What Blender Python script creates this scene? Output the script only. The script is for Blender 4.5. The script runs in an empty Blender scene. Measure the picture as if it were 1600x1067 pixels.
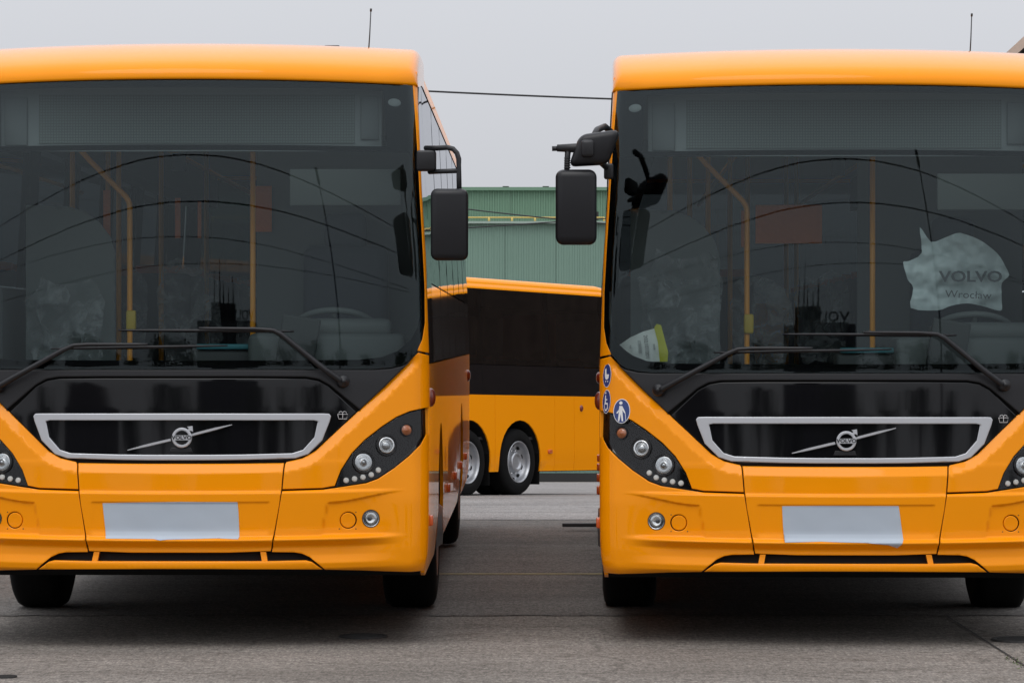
import bpy, bmesh, math, random
import numpy as np
from mathutils import Vector, Matrix, noise as mnoise
from mathutils.geometry import delaunay_2d_cdt
random.seed(7)
R = math.radians
scene = bpy.context.scene

# ------------------------------------------------------------------ camera
FPX = 5250.0                      # focal length in pixels of the 1600 px wide photograph
EYE = 1.57
cam_d = bpy.data.cameras.new('camera')
cam_d.sensor_width = 36.0
cam_d.lens = FPX / 1600.0 * 36.0
cam_d.shift_y = -3.5 / 1600.0
cam_d.clip_end = 3000.0
cam_d.clip_start = 0.2
cam = bpy.data.objects.new('camera', cam_d)
scene.collection.objects.link(cam)
cam.location = (0, 0, EYE)
cam.rotation_euler = (math.pi / 2, 0, 0)
scene.camera = cam

# ------------------------------------------------------------------ world: overcast sky
SUN_EL, SUN_AZ = 60.0, 200.0      # degrees; sun behind the camera, hidden by cloud
world = bpy.data.worlds.new('World')
scene.world = world
world.use_nodes = True
nt = world.node_tree
nt.nodes.clear()
def wn(t, **kw):
    n = nt.nodes.new(t)
    for k, v in kw.items():
        setattr(n, k, v)
    return n
wo = wn('ShaderNodeOutputWorld')
bg = wn('ShaderNodeBackground')
sky = wn('ShaderNodeTexSky')
sky.sky_type = 'NISHITA'
sky.sun_disc = False
sky.sun_elevation = R(SUN_EL)
sky.sun_rotation = R(SUN_AZ)
sky.dust_density = 4.0
hsv = wn('ShaderNodeHueSaturation')
hsv.inputs['Saturation'].default_value = 0.25
nt.links.new(sky.outputs[0], hsv.inputs['Color'])
sc_ = wn('ShaderNodeVectorMath', operation='SCALE')
sc_.inputs['Scale'].default_value = 0.10
nt.links.new(hsv.outputs[0], sc_.inputs[0])
# cloud deck: luminance rises from the horizon to the zenith (standard overcast sky)
tc = wn('ShaderNodeTexCoord')
sep = wn('ShaderNodeSeparateXYZ')
nt.links.new(tc.outputs['Generated'], sep.inputs[0])
mx = wn('ShaderNodeMath', operation='MAXIMUM'); mx.inputs[1].default_value = 0.0
nt.links.new(sep.outputs['Z'], mx.inputs[0])
ma = wn('ShaderNodeMath', operation='MULTIPLY_ADD')
ma.inputs[1].default_value = 1.25
ma.inputs[2].default_value = 0.61
nt.links.new(mx.outputs[0], ma.inputs[0])
wnz = wn('ShaderNodeTexNoise'); wnz.inputs['Scale'].default_value = 2.2; wnz.inputs['Detail'].default_value = 4
nt.links.new(tc.outputs['Generated'], wnz.inputs['Vector'])
wmr = wn('ShaderNodeMapRange'); wmr.inputs['To Min'].default_value = 0.94; wmr.inputs['To Max'].default_value = 1.06
nt.links.new(wnz.outputs[0], wmr.inputs[0])
mm = wn('ShaderNodeMath', operation='MULTIPLY')
nt.links.new(ma.outputs[0], mm.inputs[0]); nt.links.new(wmr.outputs[0], mm.inputs[1])
cl = wn('ShaderNodeVectorMath', operation='SCALE')
cl.inputs[0].default_value = (0.975, 1.0, 1.065)
nt.links.new(mm.outputs[0], cl.inputs['Scale'])
mix = wn('ShaderNodeMix', data_type='RGBA')
mix.inputs['Factor'].default_value = 0.90
nt.links.new(sc_.outputs[0], mix.inputs['A'])
nt.links.new(cl.outputs[0], mix.inputs['B'])
nt.links.new(mix.outputs['Result'], bg.inputs['Color'])
bg.inputs['Strength'].default_value = 1.0
nt.links.new(bg.outputs[0], wo.inputs['Surface'])

sun_d = bpy.data.lights.new('sun', 'SUN')
sun_d.energy = 0.8
sun_d.angle = R(34)
sun_d.color = (1.0, 0.97, 0.92)
sun = bpy.data.objects.new('sun', sun_d)
scene.collection.objects.link(sun)
sun.rotation_euler = (R(90 - SUN_EL), 0, R(-18))     # shines towards +y and down

scene.view_settings.view_transform = 'Standard'
scene.view_settings.look = 'None'
scene.view_settings.exposure = 0.0
scene.view_settings.gamma = 1.0
scene.view_settings.use_curve_mapping = False
scene.render.engine = 'CYCLES'
scene.cycles.use_denoising = True
scene.cycles.max_bounces = 10
scene.cycles.transparent_max_bounces = 16
scene.cycles.caustics_reflective = False
scene.cycles.caustics_refractive = False
scene.cycles.sample_clamp_indirect = 4.0

# ------------------------------------------------------------------ materials
MAT = {}
def mat(name, col, rough=0.5, metal=0.0, coat=0.0, coat_rough=0.03, spec=0.5, bump=None, var=None, emis=None, coat_ior=1.5):
    """bump = (scale, strength, distance[, detail]); var = (scale, amount) brightness variation."""
    m = bpy.data.materials.new(name)
    m.use_nodes = True
    t = m.node_tree
    p = t.nodes['Principled BSDF']
    p.inputs['Base Color'].default_value = (*col, 1)
    p.inputs['Roughness'].default_value = rough
    p.inputs['Metallic'].default_value = metal
    p.inputs['Specular IOR Level'].default_value = spec
    p.inputs['Coat Weight'].default_value = coat
    p.inputs['Coat Roughness'].default_value = coat_rough
    p.inputs['Coat IOR'].default_value = coat_ior
    tcn = t.nodes.new('ShaderNodeTexCoord')
    if var:
        nz = t.nodes.new('ShaderNodeTexNoise'); nz.inputs['Scale'].default_value = var[0]; nz.inputs['Detail'].default_value = 6
        t.links.new(tcn.outputs['Object'], nz.inputs['Vector'])
        mr = t.nodes.new('ShaderNodeMapRange')
        mr.inputs['From Min'].default_value = 0.25; mr.inputs['From Max'].default_value = 0.75
        mr.inputs['To Min'].default_value = 1 - var[1]; mr.inputs['To Max'].default_value = 1 + var[1]
        t.links.new(nz.outputs[0], mr.inputs[0])
        vm = t.nodes.new('ShaderNodeVectorMath'); vm.operation = 'SCALE'
        vm.inputs[0].default_value = col
        t.links.new(mr.outputs[0], vm.inputs['Scale'])
        t.links.new(vm.outputs[0], p.inputs['Base Color'])
    if bump:
        nz = t.nodes.new('ShaderNodeTexNoise'); nz.inputs['Scale'].default_value = bump[0]
        nz.inputs['Detail'].default_value = bump[3] if len(bump) > 3 else 2
        t.links.new(tcn.outputs['Object'], nz.inputs['Vector'])
        b = t.nodes.new('ShaderNodeBump'); b.inputs['Strength'].default_value = bump[1]; b.inputs['Distance'].default_value = bump[2]
        t.links.new(nz.outputs[0], b.inputs['Height'])
        t.links.new(b.outputs[0], p.inputs['Normal'])
        if coat:
            t.links.new(b.outputs[0], p.inputs['Coat Normal'])
    if emis:
        p.inputs['Emission Color'].default_value = (*emis[0], 1)
        p.inputs['Emission Strength'].default_value = emis[1]
    MAT[name] = m
    return m

def glass(name, tint, ior=1.45, bump=None, rough=0.0, gcol=(1, 1, 1)):
    m = bpy.data.materials.new(name)
    m.use_nodes = True
    t = m.node_tree
    t.nodes.clear()
    o = t.nodes.new('ShaderNodeOutputMaterial')
    tr = t.nodes.new('ShaderNodeBsdfTransparent'); tr.inputs[0].default_value = (*tint, 1)
    gl = t.nodes.new('ShaderNodeBsdfGlossy'); gl.inputs['Roughness'].default_value = rough; gl.inputs['Color'].default_value = (*gcol, 1)
    fr = t.nodes.new('ShaderNodeFresnel'); fr.inputs['IOR'].default_value = ior
    ms = t.nodes.new('ShaderNodeMixShader')
    t.links.new(fr.outputs[0], ms.inputs[0]); t.links.new(tr.outputs[0], ms.inputs[1]); t.links.new(gl.outputs[0], ms.inputs[2])
    t.links.new(ms.outputs[0], o.inputs[0])
    if bump:
        tcn = t.nodes.new('ShaderNodeTexCoord')
        nz = t.nodes.new('ShaderNodeTexNoise'); nz.inputs['Scale'].default_value = bump[0]; nz.inputs['Detail'].default_value = 1
        t.links.new(tcn.outputs['Object'], nz.inputs['Vector'])
        b = t.nodes.new('ShaderNodeBump'); b.inputs['Strength'].default_value = bump[1]; b.inputs['Distance'].default_value = bump[2]
        t.links.new(nz.outputs[0], b.inputs['Height'])
        t.links.new(b.outputs[0], gl.inputs['Normal']); t.links.new(b.outputs[0], fr.inputs['Normal'])
    MAT[name] = m
    return m

YEL = (0.87, 0.283, 0.001)
mat('yellow_front', YEL, 0.5, coat=1.0, coat_rough=0.04, spec=0.03, bump=(9, 0.02, 0.01), var=(3.0, 0.02), coat_ior=1.27)
mat('yellow_side', (0.94, 0.310, 0.001), 0.45, coat=0.62, coat_rough=0.015, spec=0.03, bump=(0.9, 0.08, 0.012), coat_ior=1.27)
mat('black_gloss', (0.004, 0.004, 0.005), 0.05, spec=0.4, bump=(2.0, 0.02, 0.01))
mat('black_satin', (0.012, 0.012, 0.014), 0.42, spec=0.4, bump=(220, 0.08, 0.002))
mat('black_plastic', (0.007, 0.007, 0.009), 0.40, bump=(500, 0.15, 0.001), spec=0.35)
mat('rubber', (0.004, 0.004, 0.004), 0.9, spec=0.2, var=(14, 0.25), bump=(60, 0.2, 0.003))
mat('underbody', (0.006, 0.006, 0.006), 0.9)
mat('frit', (0.004, 0.004, 0.005), 0.95, spec=0.0)
mat('silver', (0.52, 0.53, 0.555), 0.36, metal=0.45)
mat('chrome', (0.80, 0.80, 0.80), 0.10, metal=1.0)
mat('reflector', (0.50, 0.51, 0.52), 0.25, metal=1.0, bump=(60, 0.2, 0.006))
mat('rim_metal', (0.42, 0.43, 0.45), 0.38, metal=0.7, var=(9, 0.2))
mat('rim_dark', (0.10, 0.10, 0.105), 0.5, metal=0.4)
mat('led_white', (0.72, 0.72, 0.68), 0.30)
mat('amber', (0.70, 0.17, 0.02), 0.18, coat=1.0)
mat('marker_amber', (0.60, 0.11, 0.02), 0.3, coat=0.6)
mat('marker_red', (0.16, 0.022, 0.008), 0.25, coat=0.3)
mat('tape', (0.40, 0.45, 0.51), 0.5, bump=(4.5, 0.35, 0.02, 2))
mat('icon_white', (0.72, 0.72, 0.72), 0.5)
mat('icon_blue', (0.012, 0.035, 0.17), 0.4, coat=0.3)
mat('mirror_glass', (0.7, 0.7, 0.7), 0.02, metal=1.0)
mat('letter_black', (0.01, 0.01, 0.012), 0.4)
mat('letter_grey', (0.09, 0.10, 0.11), 0.6)
mat('pole_yellow', (0.90, 0.36, 0.02), 0.35)
mat('lining_grey', (0.15, 0.165, 0.17), 0.7)
mat('lining_pale', (0.50, 0.54, 0.54), 0.6)
mat('floor_dark', (0.05, 0.05, 0.055), 0.7)
mat('dash_dark', (0.045, 0.05, 0.052), 0.65)
mat('dash_grey', (0.11, 0.125, 0.125), 0.65)
mat('seat_cloth', (0.05, 0.055, 0.075), 0.8)
mat('orange_trim', (0.55, 0.10, 0.02), 0.6)
mat('teal', (0.04, 0.20, 0.24), 0.5)
mat('dial_grey', (0.20, 0.22, 0.225), 0.6)
mat('blind_grey', (0.085, 0.095, 0.09), 0.7)
mat('curtain_orange', (0.80, 0.20, 0.05), 0.6, bump=(30, 0.5, 0.02))
mat('film', (0.50, 0.575, 0.585), 0.35, bump=(7, 0.35, 0.02, 2))
mat('paper', (0.92, 0.97, 0.94), 0.6)
mat('paper_yellow', (0.62, 0.62, 0.05), 0.6)
mat('button_yellow', (0.60, 0.42, 0.02), 0.5)
mat('cable_black', (0.02, 0.02, 0.022), 0.6)
mat('pole_wood', (0.10, 0.08, 0.065), 0.85, var=(5, 0.3))
mat('roof_felt', (0.05, 0.045, 0.042), 0.8)
mat('verge_board', (0.50, 0.39, 0.32), 0.75, var=(3, 0.2))
mat('brick_wall', (0.12, 0.085, 0.07), 0.85, var=(4, 0.3))
mat('rail_yellow', (0.58, 0.44, 0.13), 0.5)
mat('shed_trim', (0.30, 0.38, 0.33), 0.6)
mat('iron', (0.022, 0.021, 0.020), 0.7)
mat('paint_yellow', (0.34, 0.28, 0.13), 0.8, var=(6, 0.3))
mat('paint_white', (0.6, 0.6, 0.58), 0.8)
mat('moss', (0.10, 0.13, 0.05), 0.95, var=(40, 0.5))
glass('windscreen_glass', (0.76, 0.83, 0.82), 1.42, gcol=(0.86, 1.0, 1.04))
glass('side_glass', (0.13, 0.14, 0.145), 1.5, bump=(0.8, 0.16, 0.012), gcol=(0.80, 0.81, 0.84))
glass('tinted_glass', (0.085, 0.09, 0.09), 1.5, bump=(0.8, 0.2, 0.012))
glass('lens_glass', (0.92, 0.93, 0.93), 1.45)
glass('cover_glass', (0.99, 0.99, 0.99), 1.16)
glass('clear_film', (0.80, 0.84, 0.84), 1.5, bump=(12, 1.0, 0.02), rough=0.08)
glass('partition_glass', (0.70, 0.76, 0.76), 1.45)

def haze_film():
    m = bpy.data.materials.new('film_haze'); m.use_nodes = True
    t = m.node_tree; t.nodes.clear()
    o = t.nodes.new('ShaderNodeOutputMaterial'); p = t.nodes.new('ShaderNodeBsdfPrincipled'); tr = t.nodes.new('ShaderNodeBsdfTransparent'); mx_ = t.nodes.new('ShaderNodeMixShader')
    p.inputs['Base Color'].default_value = (0.62, 0.66, 0.68, 1); p.inputs['Roughness'].default_value = 0.25
    tcn = t.nodes.new('ShaderNodeTexCoord'); nz = t.nodes.new('ShaderNodeTexNoise'); nz.inputs['Scale'].default_value = 9; nz.inputs['Detail'].default_value = 6; nz.inputs['Distortion'].default_value = 1.2
    t.links.new(tcn.outputs['Object'], nz.inputs['Vector'])
    b = t.nodes.new('ShaderNodeBump'); b.inputs['Strength'].default_value = 0.9; b.inputs['Distance'].default_value = 0.05
    t.links.new(nz.outputs[0], b.inputs['Height']); t.links.new(b.outputs[0], p.inputs['Normal'])
    mr = t.nodes.new('ShaderNodeMapRange'); mr.inputs['From Min'].default_value = 0.35; mr.inputs['From Max'].default_value = 0.7; mr.inputs['To Min'].default_value = 0.08; mr.inputs['To Max'].default_value = 0.55
    t.links.new(nz.outputs[0], mr.inputs[0]); t.links.new(mr.outputs[0], mx_.inputs[0])
    t.links.new(tr.outputs[0], mx_.inputs[1]); t.links.new(p.outputs[0], mx_.inputs[2]); t.links.new(mx_.outputs[0], o.inputs[0])
    MAT['film_haze'] = m
haze_film()
def asphalt(name, base, light, dark, crack=0.5):
    m = bpy.data.materials.new(name); m.use_nodes = True
    t = m.node_tree; p = t.nodes['Principled BSDF']
    p.inputs['Roughness'].default_value = 0.88
    p.inputs['Specular IOR Level'].default_value = 0.25
    g = t.nodes.new('ShaderNodeNewGeometry')
    def nz(scale, detail=4, stretch=None):
        n = t.nodes.new('ShaderNodeTexNoise'); n.inputs['Scale'].default_value = scale; n.inputs['Detail'].default_value = detail
        if stretch:
            mp = t.nodes.new('ShaderNodeMapping'); mp.inputs['Scale'].default_value = stretch
            t.links.new(g.outputs['Position'], mp.inputs[0]); t.links.new(mp.outputs[0], n.inputs['Vector'])
        else:
            t.links.new(g.outputs['Position'], n.inputs['Vector'])
        return n
    def ramp(src, a, b, ca, cb):
        r = t.nodes.new('ShaderNodeValToRGB')
        r.color_ramp.elements[0].position = a; r.color_ramp.elements[1].position = b
        r.color_ramp.elements[0].color = (*ca, 1); r.color_ramp.elements[1].color = (*cb, 1)
        t.links.new(src, r.inputs[0]); return r
    def mixc(kind, a, b, f):
        x = t.nodes.new('ShaderNodeMix'); x.data_type = 'RGBA'; x.blend_type = kind
        if isinstance(f, float): x.inputs['Factor'].default_value = f
        else: t.links.new(f, x.inputs['Factor'])
        t.links.new(a, x.inputs['A']); t.links.new(b, x.inputs['B'])
        return x.outputs['Result']
    big = ramp(nz(0.55, 5).outputs[0], 0.3, 0.7, dark, light)
    streak = ramp(nz(1.2, 5, (0.35, 1.6, 1)).outputs[0], 0.35, 0.7, (0.78, 0.77, 0.76), (1.1, 1.1, 1.1))
    c = mixc('MULTIPLY', big.outputs[0], streak.outputs[0], 0.8)
    grain = ramp(nz(95, 3).outputs[0], 0.3, 0.75, (0.30, 0.30, 0.30), (1.7, 1.69, 1.67))
    c = mixc('MULTIPLY', c, grain.outputs[0], 0.8)
    mid = ramp(nz(19, 8).outputs[0], 0.32, 0.68, (0.66, 0.655, 0.65), (1.34, 1.335, 1.33))
    c = mixc('MULTIPLY', c, mid.outputs[0], 0.75)
    agg = ramp(nz(1.0, 3, (52, 13, 1)).outputs[0], 0.28, 0.72, (0.62, 0.615, 0.61), (1.38, 1.375, 1.37))
    c = mixc('MULTIPLY', c, agg.outputs[0], 0.85)
    fine = ramp(nz(420, 2).outputs[0], 0.3, 0.7, (0.7, 0.7, 0.7), (1.3, 1.3, 1.3))
    c = mixc('MULTIPLY', c, fine.outputs[0], 0.7)
    spot = ramp(nz(2.6, 6).outputs[0], 0.60, 0.72, (1, 1, 1), (0.62, 0.60, 0.58))
    c = mixc('MULTIPLY', c, spot.outputs[0], 0.7)
    vo = t.nodes.new('ShaderNodeTexVoronoi'); vo.feature = 'DISTANCE_TO_EDGE'; vo.inputs['Scale'].default_value = 0.42
    wv = nz(1.5, 4)
    va = t.nodes.new('ShaderNodeVectorMath'); va.operation = 'MULTIPLY_ADD'
    va.inputs[1].default_value = (0.5, 0.5, 0.5)
    t.links.new(wv.outputs['Color'], va.inputs[0]); t.links.new(g.outputs['Position'], va.inputs[2])
    t.links.new(va.outputs[0], vo.inputs['Vector'])
    cr = ramp(vo.outputs['Distance'], 0.002, 0.009, (0.45, 0.44, 0.43), (1, 1, 1))
    c = mixc('MULTIPLY', c, cr.outputs[0], crack)
    t.links.new(c, p.inputs['Base Color'])
    b = t.nodes.new('ShaderNodeBump'); b.inputs['Strength'].default_value = 0.5; b.inputs['Distance'].default_value = 0.006
    t.links.new(grain.outputs[0], b.inputs['Height']); t.links.new(b.outputs[0], p.inputs['Normal'])
    MAT[name] = m
asphalt('asphalt', None, (0.242, 0.220, 0.199), (0.176, 0.160, 0.144))
asphalt('asphalt_dark', None, (0.175, 0.163, 0.152), (0.13, 0.122, 0.114), 0.3)
asphalt('concrete', None, (0.275, 0.262, 0.255), (0.215, 0.205, 0.20), 0.2)

def corrugated(name, col):
    m = mat(name, col, 0.55, var=(0.5, 0.05))
    return m
corrugated('shed_green', (0.172, 0.272, 0.218))
corrugated('shed_green_upper', (0.140, 0.240, 0.165))

# ------------------------------------------------------------------ object helpers
COL = scene.collection
def link(name, mesh, parent=None, material=None):
    o = bpy.data.objects.new(name, mesh)
    COL.objects.link(o)
    if parent is not None:
        o.parent = parent
    if material and mesh is not None and len(mesh.materials) == 0:
        mesh.materials.append(MAT[material])
    return o
def thing(name, label, cat, group=None):
    o = bpy.data.objects.new(name, None)
    COL.objects.link(o)
    return tag(o, label, cat, group)
def tag(o, label=None, cat=None, group=None, kind=None):
    if label: o['label'] = label
    if cat: o['category'] = cat
    if group: o['group'] = group
    if kind: o['kind'] = kind
    return o
CACHE = {}
def cached(key, fn):
    if key not in CACHE:
        CACHE[key] = fn()
    return CACHE[key]
def to_mesh(name, bm, smooth=False):
    me = bpy.data.meshes.new(name)
    bmesh.ops.recalc_face_normals(bm, faces=bm.faces)
    bm.to_mesh(me); bm.free()
    if smooth:
        for p in me.polygons: p.use_smooth = True
    return me
def add_box(bm, x0, x1, y0, y1, z0, z1, bev=0.0, seg=2):
    v = [bm.verts.new((x, y, z)) for x in (x0, x1) for y in (y0, y1) for z in (z0, z1)]
    f = [(0,1,3,2),(4,6,7,5),(0,4,5,1),(2,3,7,6),(0,2,6,4),(1,5,7,3)]
    faces = [bm.faces.new([v[i] for i in q]) for q in f]
    if bev > 0:
        ed = list({e for fa in faces for e in fa.edges})
        bmesh.ops.bevel(bm, geom=ed, offset=bev, segments=seg, affect='EDGES', profile=0.5)
def box_mesh(name, *a, **k):
    bm = bmesh.new(); add_box(bm, *a, **k); return to_mesh(name, bm, smooth=False)
def add_tube(bm, pts, r, seg=10, caps=True):
    pts = [Vector(p) for p in pts]
    rs = r if isinstance(r, (list, tuple)) else [r] * len(pts)
    rings = []
    ref = None
    for i, p in enumerate(pts):
        a = pts[max(i - 1, 0)]; b = pts[min(i + 1, len(pts) - 1)]
        d = (b - a).normalized()
        if ref is None:
            ref = Vector((0, 0, 1)) if abs(d.z) < 0.9 else Vector((0, 1, 0))
        u = d.cross(ref)
        if u.length < 1e-4: u = d.cross(Vector((1, 0, 0)))
        u.normalize(); v = d.cross(u).normalized(); ref = v.cross(d) * -1 if False else ref
        rings.append([bm.verts.new(p + (u * math.cos(t) + v * math.sin(t)) * rs[i]) for t in [2 * math.pi * k / seg for k in range(seg)]])
    for a, b in zip(rings, rings[1:]):
        for k in range(seg):
            bm.faces.new((a[k], a[(k + 1) % seg], b[(k + 1) % seg], b[k]))
    if caps:
        bm.faces.new(rings[0]); bm.faces.new(rings[-1][::-1])
def tube_mesh(name, pts, r, seg=10):
    bm = bmesh.new(); add_tube(bm, pts, r, seg); return to_mesh(name, bm, smooth=True)
def add_lathe(bm, prof, M, seg=28):
    """prof: list of (radius, height along local +Z); M places it."""
    rings = []
    for r, h in prof:
        if r < 1e-6:
            rings.append([bm.verts.new(M @ Vector((0, 0, h)))])
        else:
            rings.append([bm.verts.new(M @ Vector((r * math.cos(2 * math.pi * k / seg), r * math.sin(2 * math.pi * k / seg), h))) for k in range(seg)])
    for a, b in zip(rings, rings[1:]):
        for k in range(seg):
            k2 = (k + 1) % seg
            if len(a) == 1 and len(b) == 1: continue
            if len(a) == 1: bm.faces.new((a[0], b[k], b[k2]))
            elif len(b) == 1: bm.faces.new((a[k], b[0], a[k2]))
            else: bm.faces.new((a[k], a[k2], b[k2], b[k]))
def lathe_mesh(name, prof, M, seg=28, smooth=True):
    bm = bmesh.new(); add_lathe(bm, prof, M, seg); return to_mesh(name, bm, smooth)
def rounded_box(name, x0, x1, y0, y1, z0, z1, bev, seg=4):
    bm = bmesh.new(); add_box(bm, x0, x1, y0, y1, z0, z1, bev, seg); return to_mesh(name, bm, True)

# ------------------------------------------------------------------ bus front surface
# Bus frame: x across (image right), y back along the bus, z up, origin on the ground under the nose.
def smooth_table(knots, sigma=0.006, lo=0.2, hi=3.3, n=3101):
    zs = np.linspace(lo, hi, n)
    k = np.array(knots)
    v = np.interp(zs, k[:, 0], k[:, 1])
    h = (hi - lo) / (n - 1)
    rad = int(4 * sigma / h)
    ker = np.exp(-0.5 * (np.arange(-rad, rad + 1) * h / sigma) ** 2); ker /= ker.sum()
    vp = np.pad(v, rad, mode='edge')
    return zs, np.convolve(vp, ker, mode='valid')
def ws(z):
    return 0.13 + 0.022 * (z - 1.42) + 0.078 * (z - 1.42) ** 2
upper = [(z, ws(z)) for z in np.linspace(1.42, 2.95, 500)]
KN_DET = [(0.2, 0.16), (0.36, 0.10), (0.386, 0.045), (0.40, 0.026), (0.43, 0.020), (0.47, 0.036), (0.515, 0.042), (0.538, 0.018), (0.548, 0.006),
          (0.556, 0.008), (0.567, 0.036), (0.61, 0.040), (0.786, 0.042), (0.791, 0.043), (0.795, 0.057), (0.93, 0.066), (1.2, 0.100)] + upper
KN_BLK = [(0.2, 0.112), (0.95, 0.108), (1.2, 0.116), (1.36, 0.124)] + upper
KN_SM = [(0.2, 0.16), (0.36, 0.08), (0.386, 0.045), (0.41, 0.030), (0.5, 0.028), (0.75, 0.045), (0.95, 0.075), (1.2, 0.105)] + upper
ZT, TDET = smooth_table(KN_DET, 0.003)
_, TBLK = smooth_table(KN_BLK, 0.012)
_, TSM = smooth_table(KN_SM, 0.015)
WZ = ([0.0, 0.38, 0.44, 0.60, 1.50, 2.00, 2.35, 2.87, 3.3], [1.225, 1.232, 1.248, 1.256, 1.256, 1.238, 1.214, 1.188, 1.178])
def W(z): return np.interp(z, WZ[0], WZ[1])
RC = 0.085
def sstep(a, b, x):
    t = np.clip((x - a) / (b - a), 0, 1); return t * t * (3 - 2 * t)
def F_base(x, z):
    x = np.asarray(x, float); z = np.asarray(z, float)
    ax = np.abs(x)
    zz = z - 0.012 * (ax / 1.2) ** 2 * (z < 0.95)
    k = sstep(0.85, 1.16, ax)
    prof = (1 - k) * np.interp(zz, ZT, TDET) + k * np.interp(z, ZT, TSM)
    bow = 0.20 * (ax / 1.2) ** 2.3 + 0.030 * ax ** 2 * np.clip(z - 1.42, 0, 1.6) ** 2
    w = W(z)
    e = np.clip((ax - (w - RC)) / RC, 0, 0.9995)
    return prof + bow + RC * (1 - np.sqrt(1 - e * e))
CX = 279.0                         # photo column of the left bus's centre line
def T(px, py, fn=F_base, off=0.0):
    """photo pixel on the left bus -> (x, z) on its front surface"""
    x = z = 0.0; f = 0.1
    for _ in range(12):
        D = 17.0 + f
        x = (px - 800) / FPX * D - (CX - 800) / FPX * 17.0 - 0.005 * f
        z = EYE - (py - 530) / FPX * D
        f = float(fn(x, z)) + off
    return (x, z)
def TP(pts): return [T(*p) for p in pts]
def mir(poly): return [(-x, z) for x, z in reversed(poly)]
def sym(half): return half + [(-x, z) for x, z in reversed(half)]

# outline of the black area (windscreen + hood), right half, top to bottom
BLACK_R = TP([(645, 134), (650, 200), (653, 250), (656, 310), (660, 380), (663.5, 450), (664, 505), (660, 530), (652, 548),
              (640, 564), (600, 605), (560, 642), (517, 682), (492, 705), (472, 716), (447, 722)])
BLK_BOT = [T(380, 723.5), T(330, 724), (0.0, T(281, 724.5)[1])]
DIAG = np.array(BLACK_R[9:] + BLK_BOT)
def seg_dist(x, z, poly, closed=False):
    x = np.asarray(x, float); z = np.asarray(z, float)
    best = np.full(x.shape, 1e9)
    n = len(poly)
    for i in range(n if closed else n - 1):
        ax_, az_ = poly[i]; bx_, bz_ = poly[(i + 1) % n]
        dx, dz = bx_ - ax_, bz_ - az_
        L2 = dx * dx + dz * dz + 1e-12
        t = np.clip(((x - ax_) * dx + (z - az_) * dz) / L2, 0, 1)
        best = np.minimum(best, np.hypot(x - ax_ - t * dx, z - az_ - t * dz))
    return best
def F_yellow(x, z):
    x = np.asarray(x, float); z = np.asarray(z, float)
    ax = np.abs(x)
    d = seg_dist(ax, z, DIAG)
    f = F_base(x, z) + 0.032 * np.clip(1 - d / 0.050, 0, 1)
    # shallow recess round the fog lamp
    a = sstep(0.0, 0.007, (0.742 + 0.055 * sstep(0.75, 1.15, ax)) - z) * sstep(0.0, 0.012, ax - (0.715 + 0.20 * np.clip(z - 0.60, 0, 1))) * (1 - sstep(0.95, 1.15, ax)) * sstep(0.565, 0.585, z)
    f = f + 0.011 * a
    # number plate recess
    b = sstep(0, 0.01, 0.45 - ax) * sstep(0, 0.010, 0.748 - z) * sstep(0.57, 0.60, z)
    return f + 0.006 * b
def F_black(x, z):
    x = np.asarray(x, float); z = np.asarray(z, float)
    ax = np.abs(x)
    k = sstep(0.85, 1.16, ax)
    prof = (1 - k) * np.interp(z - 0.012 * (ax / 1.2) ** 2 * (z < 0.95), ZT, TDET) + k * np.interp(z, ZT, TSM)
    return F_base(x, z) - prof + np.interp(z, ZT, TBLK) + 0.006
def F_glass(x, z):
    return F_base(x, z) + 0.004

def inside(px, pz, poly):
    px = np.asarray(px); pz = np.asarray(pz)
    r = np.zeros(px.shape, bool)
    n = len(poly)
    for i in range(n):
        x0, z0 = poly[i]; x1, z1 = poly[(i + 1) % n]
        if abs(z1 - z0) < 1e-12: continue
        c = ((z0 > pz) != (z1 > pz)) & (px < (x1 - x0) * (pz - z0) / (z1 - z0) + x0)
        r ^= c
    return r
def resample(poly, step):
    out = []
    n = len(poly)
    for i in range(n):
        a = poly[i]; b = poly[(i + 1) % n]
        L = math.hypot(b[0] - a[0], b[1] - a[1])
        if L < 1e-6: continue
        k = max(1, int(math.ceil(L / step)))
        for j in range(k):
            out.append((a[0] + (b[0] - a[0]) * j / k, a[1] + (b[1] - a[1]) * j / k))
    return out
def area(poly):
    return 0.5 * sum(poly[i][0] * poly[(i + 1) % len(poly)][1] - poly[(i + 1) % len(poly)][0] * poly[i][1] for i in range(len(poly)))
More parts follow.
